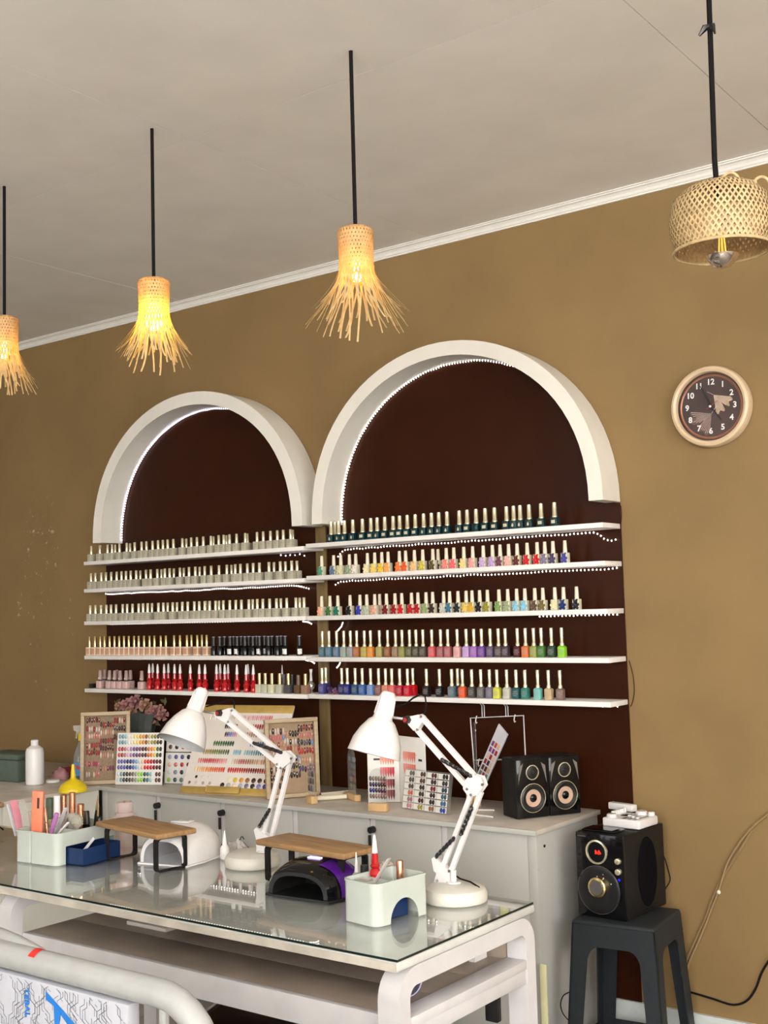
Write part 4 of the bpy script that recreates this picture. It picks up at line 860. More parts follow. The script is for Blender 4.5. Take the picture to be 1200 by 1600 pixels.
def caddy(label, x, y, rz, W, D, H, hole, notch=None):
    t = T('desk_organizer', label, 'organizer', (x, y, RAW_TOP), rz, 'mint organizers with slide-out trays')
    pts = rounded(W, D, .026, .010); 
    if notch:
        k = [i for i, p in enumerate(pts) if abs(p[1]+D/2) < 1e-4]; i0 = k[0]
        pts = pts[:i0+1]+[(-W/2+.078, -D/2), (-W/2+.084, -D/2+.011), (-W/2+.090, -D/2)]+pts[i0+1:]
    m = MB(); n = len(pts); side = [i for i in range(n) if abs(pts[i][0]-pts[(i+1) % n][0]) < 1e-6 and abs(pts[i][1]-pts[(i+1) % n][1]) > D*.4]
    inn = walls(m, pts, .0, H, .003, skip=side)
    zf = hole.get('zf', hole['z']+.004)
    m.add([(p.x, p.y, zf) for p in inn]+[(p.x, p.y, zf+.002) for p in inn], [list(range(n))[::-1], list(range(n, 2*n))]+[(i, (i+1) % n, n+(i+1) % n, n+i) for i in range(n)])
    ya, yb = -D/2+.026, D/2-.010
    for s in (1, -1):          # side walls with the tray opening
        p = []
        if hole['kind'] == 'arch':
            c = (ya+yb)/2; r = hole['r']; arc = [(c-r*math.cos(math.pi*i/14), hole['z']*math.sin(math.pi*i/14)) for i in range(15)]
            poly = [(ya, 0)]+arc+[(yb, 0), (yb, H), (ya, H)]
        else:
            h0, h1 = ya+hole['a'], yb-.002; poly = [(ya, 0), (h0, 0), (h0, hole['z']), (h1, hole['z']), (h1, 0), (yb, 0), (yb, H), (ya, H)]
        xo = s*W/2; xi = s*(W/2-.003); q = len(poly); vs = [(xo, a, b) for a, b in poly]+[(xi, a, b) for a, b in poly]
        m.add(vs, [list(range(q)), list(range(q, 2*q))]+[(i, (i+1) % q, q+(i+1) % q, q+i) for i in range(q)])
    m.build('shell', 'mint_plastic', t, 40)
    rim = MB(); walls(rim, [(a*1.02, b*1.015) for a, b in pts], H-.006, H, .003); rim.build('rim', 'mint_plastic', t, 40)
    MB().box(-W/2+.004, W/2-.004, -.0012, .0012, zf+.0021, H-.012).build('partition', 'mint_plastic', t, 0)
    return t, zf
def tray(label, parent, x0, x1, y0, y1, h, x, y, rz):
    t = T('tray', label, 'tray', (x, y, RAW_TOP+.0004), rz); m = MB(); pts = [(x1, y0), (x1, y1), (x0, y1), (x0, y0)]
    walls(m, pts, 0, h, .002); m.box(x0, x1, y0, y1, 0, .002); m.build('bin', 'navy_plastic', t, 0); return t
c2, zf2 = caddy('mint organizer with arched opening at the right front of the table', -1.945, -.748, R(-9), .132, .190, .108, dict(kind='arch', z=.058, r=.052, zf=.066))
tray('navy tray inside the arched mint organizer, poking out at its left', c2, -.074, .030, -.055, .055, .045, -1.945, -.748, R(-9))
c1, zf1 = caddy('larger mint organizer crowded with tools at the left of the table', -3.372, -.672, R(4), .212, .268, .104, dict(kind='slot', z=.058, a=.012), notch=True)
tray('navy tray pulled out of the right side of the larger organizer', c1, .02, .180, -.088, .078, .053, -3.372, -.672, R(4))
tray('navy tray sticking out of the left side of the larger organizer', c1, -.115, .0, -.088, .085, .053, -3.372, -.672, R(4))
ZI1 = RAW_TOP+zf1+.0025; ZI2 = RAW_TOP+zf2+.0025
def standing(name, label, cat, bpx, tpx, Y, zi, build, parts=True, group=None):
    # a tool standing in a caddy: its foot on the inside floor, its tip at a measured point
    tip = atT(*tpx, Y=Y); b = atT(*bpx, Y=Y); d = (tip-b).normalized(); s = (zi-b.z)/d.z; foot = b+d*s; foot.z = zi
    o = T(name, label, cat, foot, 0, group); o.rotation_mode = 'QUATERNION'; o.rotation_quaternion = d.to_track_quat('Z', 'Y'); build(o, (tip-foot).length); return o
def slab(w, th, m, nm='body', r=.002, z0=0.): return lambda o, L: MB().rbox(-w/2, w/2, -th/2, th/2, z0, L, r).build(nm, m, o)
def face(o): pass
def b_buffer(o, L):
    o.rotation_mode = 'XYZ'; MB().rbox(-.020, .020, -.009, .009, 0, L, .004, 3).build('body', 'coral_plastic', o); MB().box(-.0005, .008, -.0094, -.0088, L-.058, L-.022).build('print', 'dark_brown', o); o.rotation_euler = (0, R(2), R(30))
standing('nail_buffer', 'coral orange nail buffer block standing in the larger organizer', 'buffer', (59, 1300), (64, 1237), -.755, ZI1, b_buffer)
def b_flat(m1, w, th=.006, crimp=True):
    def f(o, L):
        m = MB(); frustum(m, w, w*.95, th*1.6, th*.5, 0, L); m.build('body', m1, o, 20)
        if crimp: MB().box(-w*.5, w*.5, -th*.35, th*.35, L, L+.006).build('crimp', m1, o)
    return f
standing('gel_tube', 'pink gel tube leaning left in the larger organizer', 'tube', (33, 1297), (21, 1253), -.735, ZI1, b_flat('pink_plastic', .028))
standing('nail_file', 'grey nail file leaning at the left end of the larger organizer', 'file', (24, 1297), (13, 1256), -.745, ZI1, slab(.018, .004, 'file_grey'))
standing('clear_tube', 'clear tube right of the pink gel tube in the larger organizer', 'tube', (41, 1297), (35, 1254), -.735, ZI1, b_flat('clear_bag', .022))
standing('clear_tube', 'shorter clear tube left of the coral buffer block', 'tube', (49, 1297), (46, 1270), -.74, ZI1, b_flat('clear_bag', .018))
def b_bottle(r, body, capm, hb, capr):
    r *= 1.2; capr *= 1.3
    def f(o, L): MB().lathe([(r, 0), (r, L*hb-.004), (r*.6, L*hb)], 14).build('body', body, o); MB().lathe([(capr, L*hb), (capr*.92, L-.002), (capr*.8, L)], 14).build('cap', capm, o)
    return f
standing('polish_bottle', 'dark sage capped bottle behind the coral buffer block', 'nail polish', (78, 1296), (78, 1247), -.66, ZI1, b_bottle(.011, 'pale_gold', 'sage_glass', .45, .012))
standing('brush', 'copper handled tool beside the coral buffer block', 'brush', (73, 1296), (70, 1262), -.70, ZI1, b_bottle(.006, 'copper_metal', 'copper_metal', .5, .005))
standing('pump_bottle', 'white capped slim bottle in the middle of the larger organizer', 'bottle', (89, 1296), (89, 1243), -.66, ZI1, b_bottle(.012, 'clear_bag', 'white_plastic', .45, .0095))
standing('polish_bottle', 'copper capped bottle between the white caps in the larger organizer', 'nail polish', (99, 1293), (99, 1242), -.62, ZI1, b_bottle(.010, 'clear_pink', 'copper_metal', .5, .0105))
standing('polish_bottle', 'rose copper capped tall bottle at the back of the larger organizer', 'nail polish', (113, 1290), (113, 1238), -.61, ZI1, b_bottle(.012, 'clear_bag', 'copper_metal', .5, .0095))
standing('nail_pen', 'orchid purple pen tool leaning in the larger organizer', 'pen', (80, 1301), (89, 1271), -.745, ZI1, b_bottle(.0062, 'orchid_plastic', 'orchid_plastic', .55, .0068))
standing('nail_file', 'grey nail file leaning right behind the purple pen', 'file', (90, 1297), (103, 1262), -.70, ZI1, slab(.016, .004, 'file_grey'))
standing('nail_clip', 'white clip lying against the rim right of the purple pen', 'clip', (93, 1301), (107, 1285), -.725, ZI1, slab(.010, .006, 'white_plastic'))
def fluff():
    p = atT(120, 1284, Y=-.655); t = T('puff_brush', 'fluffy grey-cream round brush head in the larger organizer', 'brush', (p.x, -.655, ZI1)); m = MB()
    random.seed(5)
    for k in range(70):
        a, b = random.uniform(0, 2*math.pi), random.uniform(-1, 1); s = math.sqrt(1-b*b); d = Vector((s*math.cos(a), s*math.sin(a), b)); m.tube([Vector((0, 0, p.z-ZI1))+d*.012, Vector((0, 0, p.z-ZI1))+d*random.uniform(.022, .026)], [.004, .002], 4)
    m.sphere((0, 0, p.z-ZI1), .022, 14, 10); m.build('bristles', 'powder_fluff', t); MB().lathe([(.009, 0), (.009, p.z-ZI1-.018)], 12).build('handle', 'clear_bag', t)
fluff()
standing('polish_bottle', 'dark copper tube right of the fluffy brush', 'nail polish', (126, 1291), (126, 1256), -.60, ZI1, b_bottle(.011, 'copper_metal', 'copper_metal', .4, .0105))
standing('polish_bottle', 'small black capped bottle at the right of the larger organizer', 'nail polish', (136, 1289), (135, 1267), -.585, ZI1, b_bottle(.009, 'black_gloss', 'black_plastic', .4, .0085))
def b_brush(o, L): MB().lathe([(.0028, 0), (.004, L*.45), (.0035, L*.62)], 8).build('handle', 'black_plastic', o); MB().lathe([(.0036, L*.62), (.004, L*.7), (.001, L)], 8).build('bristles', 'cable_tan', o)
standing('brush', 'tall thin brush with tan tip at the right end of the larger organizer', 'brush', (147.5, 1290), (153, 1243), -.575, ZI1, b_brush)
standing('brush', 'shorter thin black brush beside the tall tan-tipped brush', 'brush', (151, 1290), (154.5, 1258), -.58, ZI1, b_brush)
standing('brush_cup', 'small black cup at the right end of the larger organizer', 'cup', (155, 1290), (155, 1277), -.57, ZI1, b_bottle(.0085, 'black_plastic', 'black_plastic', .5, .0085))
p = atT(137, 1320, Y=-.70); t = T('tweezers', 'grey plastic stick leaning out of the pulled-out navy tray', 'tool', (p.x, -.695, p.z), 0, None, (0, R(42), R(20)))
MB().rbox(-.005, .005, -.002, .002, -.028, .030, .0015).build('body', 'file_grey', t)
# arched organizer
q = cam_scaled(atT(585, 1309, Y=-.725)); bottle('r', q.x, q.y, max(q.z-.102, cam_scaled((0, 0, ZI2)).z), 0, 'curvy red bottle with pointed white-tipped cap standing in the arched organizer', 'polish bottles in the arched organizer')
q = atT(625, 1362, Y=-.69); t = T('polish_bottle', 'copper-gold capped black bottle in the arched organizer', 'nail polish', (q.x, -.69, ZI2), 0, 'polish bottles in the arched organizer')
MB().lathe([(.014, 0), (.014, .014), (.008, .019)], 16).build('body', 'black_gloss', t); MB().lathe([(.0105, .019), (.0098, .066), (.009, .068)], 16).build('cap', 'copper_metal', t)
standing('cuticle_stick', 'frosted flat stick leaning across the arched organizer', 'stick', (586, 1378), (608, 1341), -.77, ZI2, slab(.016, .005, 'clear_bag'))
q = atT(566, 1371, Y=-.79); t = T('small_tray', 'shallow clear tray of bits inside the arched organizer', 'tray', (q.x, -.785, ZI2), R(-9)); MB().rbox(-.028, .028, -.022, .022, 0, .030, .004).build('body', 'clear_bag', t); MB().box(-.02, .02, -.015, .015, .031, .033).build('lid', 'acrylic', t)
q = atT(603, 1364, Y=-.60); t = T('jar', 'frosted pink jar standing behind the arched organizer', 'jar', (q.x, -.60, RAW_TOP)); MB().lathe([(.023, 0), (.025, .004), (.025, .058), (.021, .066)], 20).build('body', 'clear_pink', t); MB().lathe([(.0245, .066), (.0245, .098), (.022, .101)], 20).build('lid', 'clear_pink', t)
q = atT(569, 1362, Y=-.64); t = T('polish_bottle', 'black capped bottle behind the left of the arched organizer', 'nail polish', (q.x, -.64, RAW_TOP)); MB().lathe([(.012, 0), (.012, .05), (.008, .056)], 14).build('body', 'black_gloss', t); MB().lathe([(.0115, .056), (.0105, .098)], 14).build('cap', 'black_plastic', t)
q = atT(557, 1362, Y=-.62); t = T('dropper_bottle', 'white needle-tipped clear bottle left of the black capped bottle', 'bottle', (q.x, -.62, RAW_TOP)); MB().lathe([(.014, 0), (.014, .062), (.007, .07)], 14).build('body', 'clear_bag', t); MB().lathe([(.006, .07), (.0015, .125)], 10).build('nozzle', 'white_plastic', t)
# other small things on the table
t = T('cotton_jar', 'tall frosted pink bottle behind the left hand rest', 'bottle', (-3.325, -.452, RAW_TOP)); MB().lathe([(.040, 0), (.044, .006), (.044, .105), (.034, .118), (.028, .120)], 24).build('body', 'clear_pink', t); MB().lathe([(.031, .120), (.031, .152), (.028, .155)], 24).build('lid', 'clear_pink', t)
q = atT(232, 1342, Z=RAW_TOP); t = T('jar', 'small clear pink glass jar beside the white nail lamp', 'jar', (q.x-.01, q.y+.04, RAW_TOP)); MB().lathe([(.020, 0), (.022, .004), (.022, .030), (.018, .036)], 18).build('body', 'clear_pink', t); MB().lathe([(.019, .036), (.019, .046)], 18).build('lid', 'acrylic', t)
q = atT(352, 1312, Y=-.425); t = T('dispenser', 'small white cone-tipped dispenser behind the white nail lamp', 'bottle', (q.x, -.428, RAW_TOP)); MB().lathe([(.015, 0), (.016, .004), (.016, .035), (.009, .045)], 16).build('body', 'white_plastic', t); MB().lathe([(.009, .045), (.0075, .055), (.0015, .092)], 12).build('nozzle', 'white_plastic', t)
def bag():
    random.seed(3); q = atT(372, 1335, Z=RAW_TOP); t = T('plastic_bag', 'crumpled clear plastic bag between nail lamp and desk lamp base', 'bag', (q.x-.02, q.y+.02, RAW_TOP)); m = MB(); n = 11; vs = []
    for i in range(n):
        for j in range(n):
            u, v = i/(n-1)-.5, j/(n-1)-.5; k = max(0, 1-3.4*(u*u+v*v)); vs.append((u*.13+random.uniform(-.006, .006), v*.075+random.uniform(-.005, .005), .002+k*random.uniform(.012, .050)))
    m.add(vs, [(i*n+j, i*n+j+1, (i+1)*n+j+1, (i+1)*n+j) for i in range(n-1) for j in range(n-1)]); m.build('film', 'clear_bag', t, 10)
    MB().tube([(.02, -.01, .046), (.028, -.012, .058), (.036, -.014, .060), (.045, -.016, .052)], .0015, 5).build('tie', 'cord_black', t)
bag()
tag(MB().rbox(-.010, .010, -.004, .004, 0, .30, .003).build('light_tube', 'pale_yellow'), 'pale yellow tube standing upright against the cabinet corner', 'tube').location = (-1.694, -.3925, .001)
bpy.data.objects['light_tube'].location = (-1.672, -.40, .001)
q = at(398, 1591, Y=-1.32); t = thing('crate', 'dark brown open box on the floor just showing under the table', 'box', (q.x, -1.32, 0), R(20)); m = MB(); walls(m, [(.13, -.10), (.13, .10), (-.13, .10), (-.13, -.10)], 0, q.z, .012); m.box(-.118, .118, -.088, .088, 0, .012); m.build('body', 'dark_brown', t, 0)
MB().tube([(.124, -.094, q.z), (.124, .094, q.z), (-.124, .094, q.z), (-.124, -.094, q.z)], .007, 6, True).build('rim', 'steel', t)
# ------------------------------------------------------------------ boards and stands on the counter
def leaning(name, label, cat, x, y, rz, lean, group=None): return thing(name, label, cat, (x, y, ZT+.0006), 0, group, (-R(lean), 0, R(rz)))
def cork_frame(label, x, y, rz, lean, w, h, clusters, back):
    t = leaning('display_frame', label, 'display', x, y, rz, lean, 'wood-framed nail displays')
    b = .0135; m = MB()
    for a, c in (((-w/2, w/2), (0, b)), ((-w/2, w/2), (h-b, h)), ((-w/2, -w/2+b), (b, h-b)), ((w/2-b, w/2), (b, h-b))): MB().rbox(*a, -.018, .004, *c, .0015).build('frame_bar', 'pale_wood', t)
    MB().box(-w/2+b, w/2-b, 0, .003, b, h-b).build('backing', back, t); m = MB()
    for cx, cz, n, cols, tw, tl in clusters:
        for i in range(n):
            c = random.choice(cols); m.col = c; xx = (cx-.5)*(w-2*b)+(i-(n-1)/2)*tw*1.12; zz = b+cz*(h-2*b)+random.uniform(-.0025, .0025)
            m.tip(xx, zz, tw, tl*random.uniform(.9, 1.1), -.0006, .003)
            if random.random() < .35: m.col = (.6, .55, .5); m.tip(xx, zz+tl*.1, tw*.4, tl*.35, -.0034, .0006, 5)
    o = m.build('nail_tips', 'tips', t, 60); o['kind'] = 'stuff'; return t
rd, dk, pk, wh, nu, bl, bk = P(150, 25, 35), P(70, 15, 22), P(215, 120, 125), P(225, 205, 195), P(205, 150, 125), P(110, 150, 200), P(25, 22, 25)
random.seed(21)
cl = []
for cx, rows in ((.20, [(.93, [dk, rd]), (.80, [wh, rd]), (.69, [pk, wh, P(235, 150, 130)]), (.54, [rd, wh]), (.44, [dk, rd]), (.26, [pk, P(170, 50, 90)]), (.10, [wh, P(120, 130, 80), pk])]),
                 (.53, [(.86, [dk, bk, rd]), (.74, [wh, nu]), (.61, [rd, dk]), (.50, [dk, P(60, 20, 50)]), (.38, [nu, wh]), (.18, [nu, P(130, 60, 90)])]), (.83, [(.92, [rd, wh]), (.80, [P(70, 80, 80), bk]), (.66, [dk, nu])])):
    for cz, cols in rows: cl.append((cx, cz, 6 if cx < .7 else 5, [lerp(c, (.1, .03, .03), .25) for c in cols], .0078, .0215))
cork_frame('wood-framed burlap board of red and pink nail tips, far left of the counter', -3.534, -.364, 43, 7, .182, .266, cl, 'burlap')
cl = []
for cx, rows in ((.20, [(.88, [bk, wh]), (.79, [bl, wh, pk]), (.68, [nu, rd]), (.58, [wh, nu]), (.44, [nu, P(190, 120, 90)]), (.34, [rd, wh, bk]), (.22, [bk]), (.12, [bk, P(70, 70, 75)])]),
                 (.52, [(.84, [bk, nu]), (.73, [bk, wh]), (.62, [rd, nu]), (.48, [bk, bl]), (.38, [bk, P(40, 40, 50)]), (.26, [bk, P(60, 40, 60)])]), (.83, [(.91, [rd, dk, pk]), (.80, [pk, nu, wh]), (.70, [bk, bl, P(90, 90, 110)]), (.58, [rd, P(200, 50, 60)]), (.45, [nu, wh]), (.33, [bk, P(150, 50, 120), P(70, 60, 120)])])):
    for cz, cols in rows: cl.append((cx, cz, 6, [lerp(c, (.04, .03, .03), .2) for c in cols], .0082, .0225))
cork_frame('wood-framed board of black, red and nude nail tips in front of gold-edged board', -2.685, -.272, 55, 4, .184, .262, cl, 'kraft_board')
def dot_chart(label, x, y, rz, lean, w, h, rows, dw, dh, name='colour_chart', z0=0.):
    t = leaning(name, label, 'colour chart', x, y, rz, lean, 'white nail colour charts'); t.location.z += z0
    MB().rbox(-w/2, w/2, 0, .005, 0, h, .0022).build('board', 'card_white', t); m = MB()
    for zf, xa, xb, cols in rows:
        n = len(cols)
        for i, c in enumerate(cols):
            if c is None: continue
            m.col = c; m.tip((xa+(xb-xa)*(i+.5)/n-.5)*w, zf*h, dw, dh, -.0003, .0022)
    o = m.build('colour_tips', 'tips', t, 60); o['kind'] = 'stuff'; return t
def ramp(*k, n):
    out = []
    for i in range(n): q = i/(n-1)*(len(k)-1); j = min(int(q), len(k)-2); out.append(lerp(k[j], k[j+1], q-j))
    return out
r1 = [P(120, 160, 175), P(105, 150, 175), P(150, 185, 195), P(225, 225, 220), P(230, 225, 205), P(230, 215, 140), P(225, 200, 110), P(220, 160, 60), P(215, 140, 50), P(130, 75, 35), P(185, 180, 130), P(160, 150, 80), P(130, 120, 40), P(75, 60, 45), P(55, 40, 35)]
r2 = [P(190, 60, 80), P(150, 50, 55), P(185, 120, 125), P(205, 170, 185), P(160, 120, 175), P(115, 75, 130), P(95, 60, 110), P(120, 60, 90), P(80, 35, 50), P(60, 30, 30), P(205, 100, 40), P(220, 130, 50), P(225, 195, 90), P(60, 95, 45), P(35, 40, 38)]
r3 = [P(95, 95, 160), P(90, 85, 165), P(75, 75, 150), P(30, 35, 105), P(28, 35, 110), P(70, 105, 165), P(120, 160, 200), P(210, 210, 210), P(225, 195, 170), P(210, 50, 55), P(200, 20, 30), P(180, 15, 25), P(120, 12, 25), P(80, 15, 25), P(50, 15, 22)]
r4 = [P(200, 205, 200), P(120, 150, 160), P(45, 60, 60), P(30, 30, 28), P(70, 60, 50), P(110, 95, 85), P(150, 150, 135), P(150, 205, 60), P(125, 195, 55), P(40, 60, 60), P(60, 115, 120), P(140, 190, 190), None, P(90, 60, 45), P(80, 50, 40)]
dot_chart('white square chart of round colour dots in four double rows', -3.401, -.321, 23.7, 8, .188, .190, [(zz, .03, .97, r) for zz, r in ((.925, r1), (.815, r1), (.685, r2), (.57, r2), (.445, r3), (.335, r3), (.205, r4), (.095, r4))], .0122, .0172)
pal = [P(150, 150, 190), P(85, 85, 150), P(75, 80, 140), P(30, 30, 50), P(225, 190, 160), P(200, 110, 100), P(175, 50, 55), P(130, 30, 40), P(215, 215, 210), P(130, 140, 155), P(40, 45, 55), P(30, 35, 60), P(150, 190, 80), P(45, 70, 75), P(90, 120, 115), P(60, 60, 60)]
dot_chart('lower small white chart of spaced colour dots behind the square chart', -3.285, -.232, 19.4, 8, .115, .113, [(.86-.245*i, .05, .95, pal[4*i:4*i+4]) for i in range(4)], .0165, .0175)
dot_chart('upper small white chart of spaced colour dots, above the lower small chart', -3.290, -.2160, 19.4, 8, .115, .068, [(.72, .05, .95, [P(200, 130, 140), P(70, 50, 70), P(215, 190, 170), P(190, 80, 60)]), (.26, .05, .95, [P(95, 70, 65), P(55, 35, 30), P(190, 95, 50), P(200, 115, 70)])], .0165, .0175, z0=.1145)
def big_board():
    x, y = -2.926, -.345; w, h = .372, .334; t = leaning('colour_board', 'large white colour board with gold edges and many swatch rows', 'colour chart', x, y, 13.4, 29)
    MB().rbox(-w/2, w/2, 0, .008, 0, h, .002).build('board', 'card_cream', t)
    MB().rbox(-w/2-.001, w/2+.001, -.004, .0002, 0, .026, .001).build('gold_band', 'gold_card', t); MB().rbox(-w/2-.001, w/2+.001, -.002, .0002, h-.030, h, .001).build('gold_band', 'gold_card', t)
    MB().rbox(-.075, .055, -.014, -.0045, .002, .026, .001).build('gold_ledge', 'gold_card', t)
    for xx in (-.075, .055): MB().cyl((xx, -.0145, .003), (xx, -.0145, .027), .003, .003, 8).build('ledge_clip', 'gold_metal', t)
    m = MB(); W2 = w
    def row(zf, xa, xb, cols, n, dw=.0105, dh=.0215):
        cs = ramp(*cols, n=n) if len(cols) > 1 else cols*n
        for i, c in enumerate(cs): m.col = lerp(c, (.02, .02, .02), .22*(i % 2)); m.tip((xa+(xb-xa)*(i+.5)/n-.5)*w, zf*h, min(dw*1.2, (xb-xa)*w/n*.88), dh, -.0003, .0030)
    row(.855, .10, .40, [P(225, 215, 205), P(215, 190, 175)], 12); row(.855, .46, .80, [P(230, 195, 195), P(220, 120, 130)], 15)
    row(.755, .30, .36, [bk, P(60, 55, 60)], 3); row(.755, .36, .44, [P(60, 80, 70), P(90, 30, 30)], 5); row(.755, .55, .95, [P(220, 130, 130), P(170, 30, 40), P(215, 90, 60), P(200, 60, 60)], 16)
    row(.665, .32, .46, [P(70, 25, 60), P(120, 130, 200), P(225, 150, 165)], 7); row(.665, .53, .96, [P(215, 170, 150), P(150, 90, 70), P(100, 20, 30)], 17)
    row(.56, .22, .45, [P(60, 110, 60), P(35, 70, 35)], 9); row(.56, .62, .97, [P(120, 160, 215), P(25, 35, 90)], 14)
    row(.465, .13, .42, [P(170, 140, 60), P(110, 120, 50), P(60, 90, 60)], 12); row(.465, .46, .55, [P(140, 190, 215)], 4); row(.465, .58, .97, [P(150, 190, 205), P(60, 120, 130), P(25, 40, 85)], 16)
    row(.365, .10, .42, [P(225, 140, 145), P(190, 30, 50), P(215, 90, 105), P(235, 170, 170)], 14); row(.365, .47, .97, [P(215, 195, 170), P(180, 80, 90), P(170, 120, 90), P(225, 190, 150), P(190, 15, 25), P(200, 15, 25)], 21)
    row(.27, .09, .42, [P(240, 210, 160), P(230, 120, 45), P(210, 60, 30)], 14); row(.27, .45, .98, [P(200, 15, 25), P(190, 12, 22), P(110, 12, 20), P(185, 15, 25), P(215, 15, 30)], 22)
    row(.165, .46, .98, [P(235, 225, 190), P(235, 205, 50), P(225, 150, 60), P(170, 110, 60), P(70, 25, 28), P(85, 40, 35), P(90, 25, 28), P(205, 20, 30)], 8, .0155, .019)
    row(.105, .40, .98, [bk, P(190, 200, 195), P(235, 205, 195), P(190, 195, 210), P(110, 105, 130), P(30, 35, 40), P(120, 125, 195), P(55, 55, 140), P(35, 35, 45)], 9, .0155, .019)
    for i, c in enumerate([bk, P(215, 212, 208), P(220, 215, 210)]): m.col = c; m.tip((.13+.07*i-.5)*w, .185*h, .011, .012)
    for i, c in enumerate([P(120, 100, 95), P(200, 190, 185), P(165, 150, 145), P(185, 165, 160)]): m.col = c; m.tip((.07+.075*i-.5)*w, .120*h, .011, .012)
    o = m.build('colour_tips', 'tips', t, 60); o['kind'] = 'stuff'
big_board()
def booklet():
    t = thing('swatch_booklet', 'white folding swatch card standing open behind the clear grid box', 'swatch card', (-2.300, -.186, ZT+.0006)); random.seed(8)
    for nm, a, w, h, sx in (('left_page', 36, -.103, .200, 1), ('right_page', -15, .132, .212, 1)):
        m = MB(); m.rbox(min(0, w), max(0, w), 0, .003, 0, h, .0012); pg = m.build('page', 'card_white', t); pg.rotation_euler = (0, 0, R(a)); k = MB(); x0, x1 = min(0, w), max(0, w)
        if w < 0: rows = [(.66, P(240, 170, 150), P(235, 120, 105)), (.46, P(230, 120, 125), P(190, 50, 70)), (.27, P(215, 110, 115), P(110, 20, 30)), (.10, P(190, 110, 110), P(110, 40, 55))]; xa, xb = x0+.040, x1-.016
        else: rows = [(.68, P(240, 160, 140), P(230, 120, 100)), (.50, P(240, 160, 150), P(235, 120, 120))]; xa, xb = x0+.022, x0+.085
        for zf, c0, c1 in rows:
            for i in range(6):
                xx = xa+(xb-xa)*(i+.5)/6; k.col = lerp(c0, c1, i/5); zz = zf*h+.006; wd = (xb-xa)/6*.92
                k.add([(xx-wd/2, -.0012, zz+.014), (xx+wd/2, -.0012, zz+.014), (xx+wd/2, -.0012, zz-.004), (xx, -.0012, zz-.020), (xx-wd/2, -.0012, zz-.004), (xx, -.002, zz)], [(0, 1, 5), (1, 2, 5), (2, 3, 5), (3, 4, 5), (4, 0, 5)])
        o = k.build('swatch_tips', 'tips', pg, 60); o['kind'] = 'stuff'
        for zz in ((.155, .1515) if w > 0 else (.135,)): MB().box(x0+.02, x0+.05+(.04 if w > 0 and zz > .153 else 0), -.0005, 0, zz, zz+.003 if w > 0 else zz+.006).build('print_bar', 'file_grey' if w > 0 else 'dark_card', pg)
        if w > 0: MB().box(x0+.098, x0+.116, -.0005, 0, .138, .145).build('print_bar', 'dark_card', pg)
booklet()
def grid_box():
    t = leaning('swatch_box', 'clear acrylic box of dark nail swatches in four columns', 'display', -2.127, -.300, -10.7, 10); w, h = .200, .124
    MB().rbox(-w/2, w/2, 0, .012, 0, h, .0015).build('case', 'acrylic', t)
    C = [[P(90, 90, 85), P(70, 45, 35), P(75, 20, 25), P(25, 25, 28)], [P(70, 70, 65), P(75, 50, 35), P(55, 25, 35), P(40, 50, 50)], [P(75, 65, 55), P(45, 25, 30), P(110, 15, 25), P(35, 60, 75)], [P(190, 95, 70), P(45, 30, 30), P(40, 15, 25), P(40, 85, 100)], [P(150, 105, 115), P(60, 15, 22), P(25, 20, 25), P(45, 95, 130)], [P(185, 125, 140), P(150, 140, 50), P(130, 85, 40), P(30, 60, 150)]]
    cm = MB().box(-.0225, .0225, -.0022, -.0004, -.0082, .0082).mesh('swatch_card', 'card_white'); sm = MB()
    for s in (0, 1): sm.tip(.0035+.0118*s-.001, 0, .0128, .0160, -.0023, .0028)
    sm = sm.mesh('swatch', 'polish')
    for r in range(6):
        for c in range(4):
            cd = put('swatch_card', cm, t, ((c-1.5)*.0485, 0, h-.013-r*.0198)); put('swatch', sm, cd, color=C[r][c])
grid_box()
def tip_stand(label, x, y, rz, h, w, cols, seed, block=(.062, .022, .024), tips=True):
    random.seed(seed); t = thing('tip_stand', label, 'display', (x, y, ZT+.0006), R(rz), 'acrylic tip stands in wooden blocks')
    bw, bd, bh = block; m = MB().rbox(-bw/2, bw/2, -bd/2, bd/2, 0, bh, .0015); m.build('block', 'block_wood', t); n = 14
    poly = [(-w/2, bh-.006), (w/2, bh-.006)]+[(w/2*math.cos(math.pi*i/n), h-w*.55+w*.55*math.sin(math.pi*i/n)) for i in range(n+1)]
    MB().prism(poly, -.0015, .0015).build('plate', 'acrylic', t, 0)
    if tips:
        m = MB(); rows = len(cols)
        for j, cs in enumerate(cols):
            for i in range(6): m.col = random.choice(cs); m.tip((i-2.5)*w*.155, bh+.012+(h-bh-.035)*(j+.5)/rows, w*.16, (h-bh)/rows*.62, -.0016, .003)
        o = m.build('nail_tips', 'tips', t, 60); o['kind'] = 'stuff'
tip_stand('acrylic stand of dark tips in a wooden block in front of the white card', -2.262, -.352, 12, .130, .062, [[P(110, 90, 85), P(140, 110, 105)], [P(60, 30, 60), P(35, 25, 110), P(50, 20, 35)], [P(40, 15, 20), P(50, 20, 70)], [P(120, 105, 95), P(90, 80, 75)]], 3)
tip_stand('acrylic stand of mixed tips set crosswise behind the lamp, right of the batten', -2.475, -.215, 150, .165, .066, [[P(130, 110, 90), P(190, 170, 140)], [P(170, 70, 50), P(200, 180, 160)], [P(150, 60, 40), P(90, 110, 160)], [P(60, 80, 120), P(120, 130, 160)], [P(40, 60, 110), P(150, 160, 180)]], 4, (.10, .022, .020))
tip_stand('clear narrow acrylic stand right of the wooden frame, edge towards the camera', -2.545, -.338, -25, .13, .046, [[P(120, 110, 110), P(70, 60, 60)]]*3, 5, (.042, .022, .024), True)
tip_stand('empty tall pointed acrylic stand behind the upper lamp arm', -2.040, -.135, 131, .26, .05, [], 6, (.03, .022, .055), False)
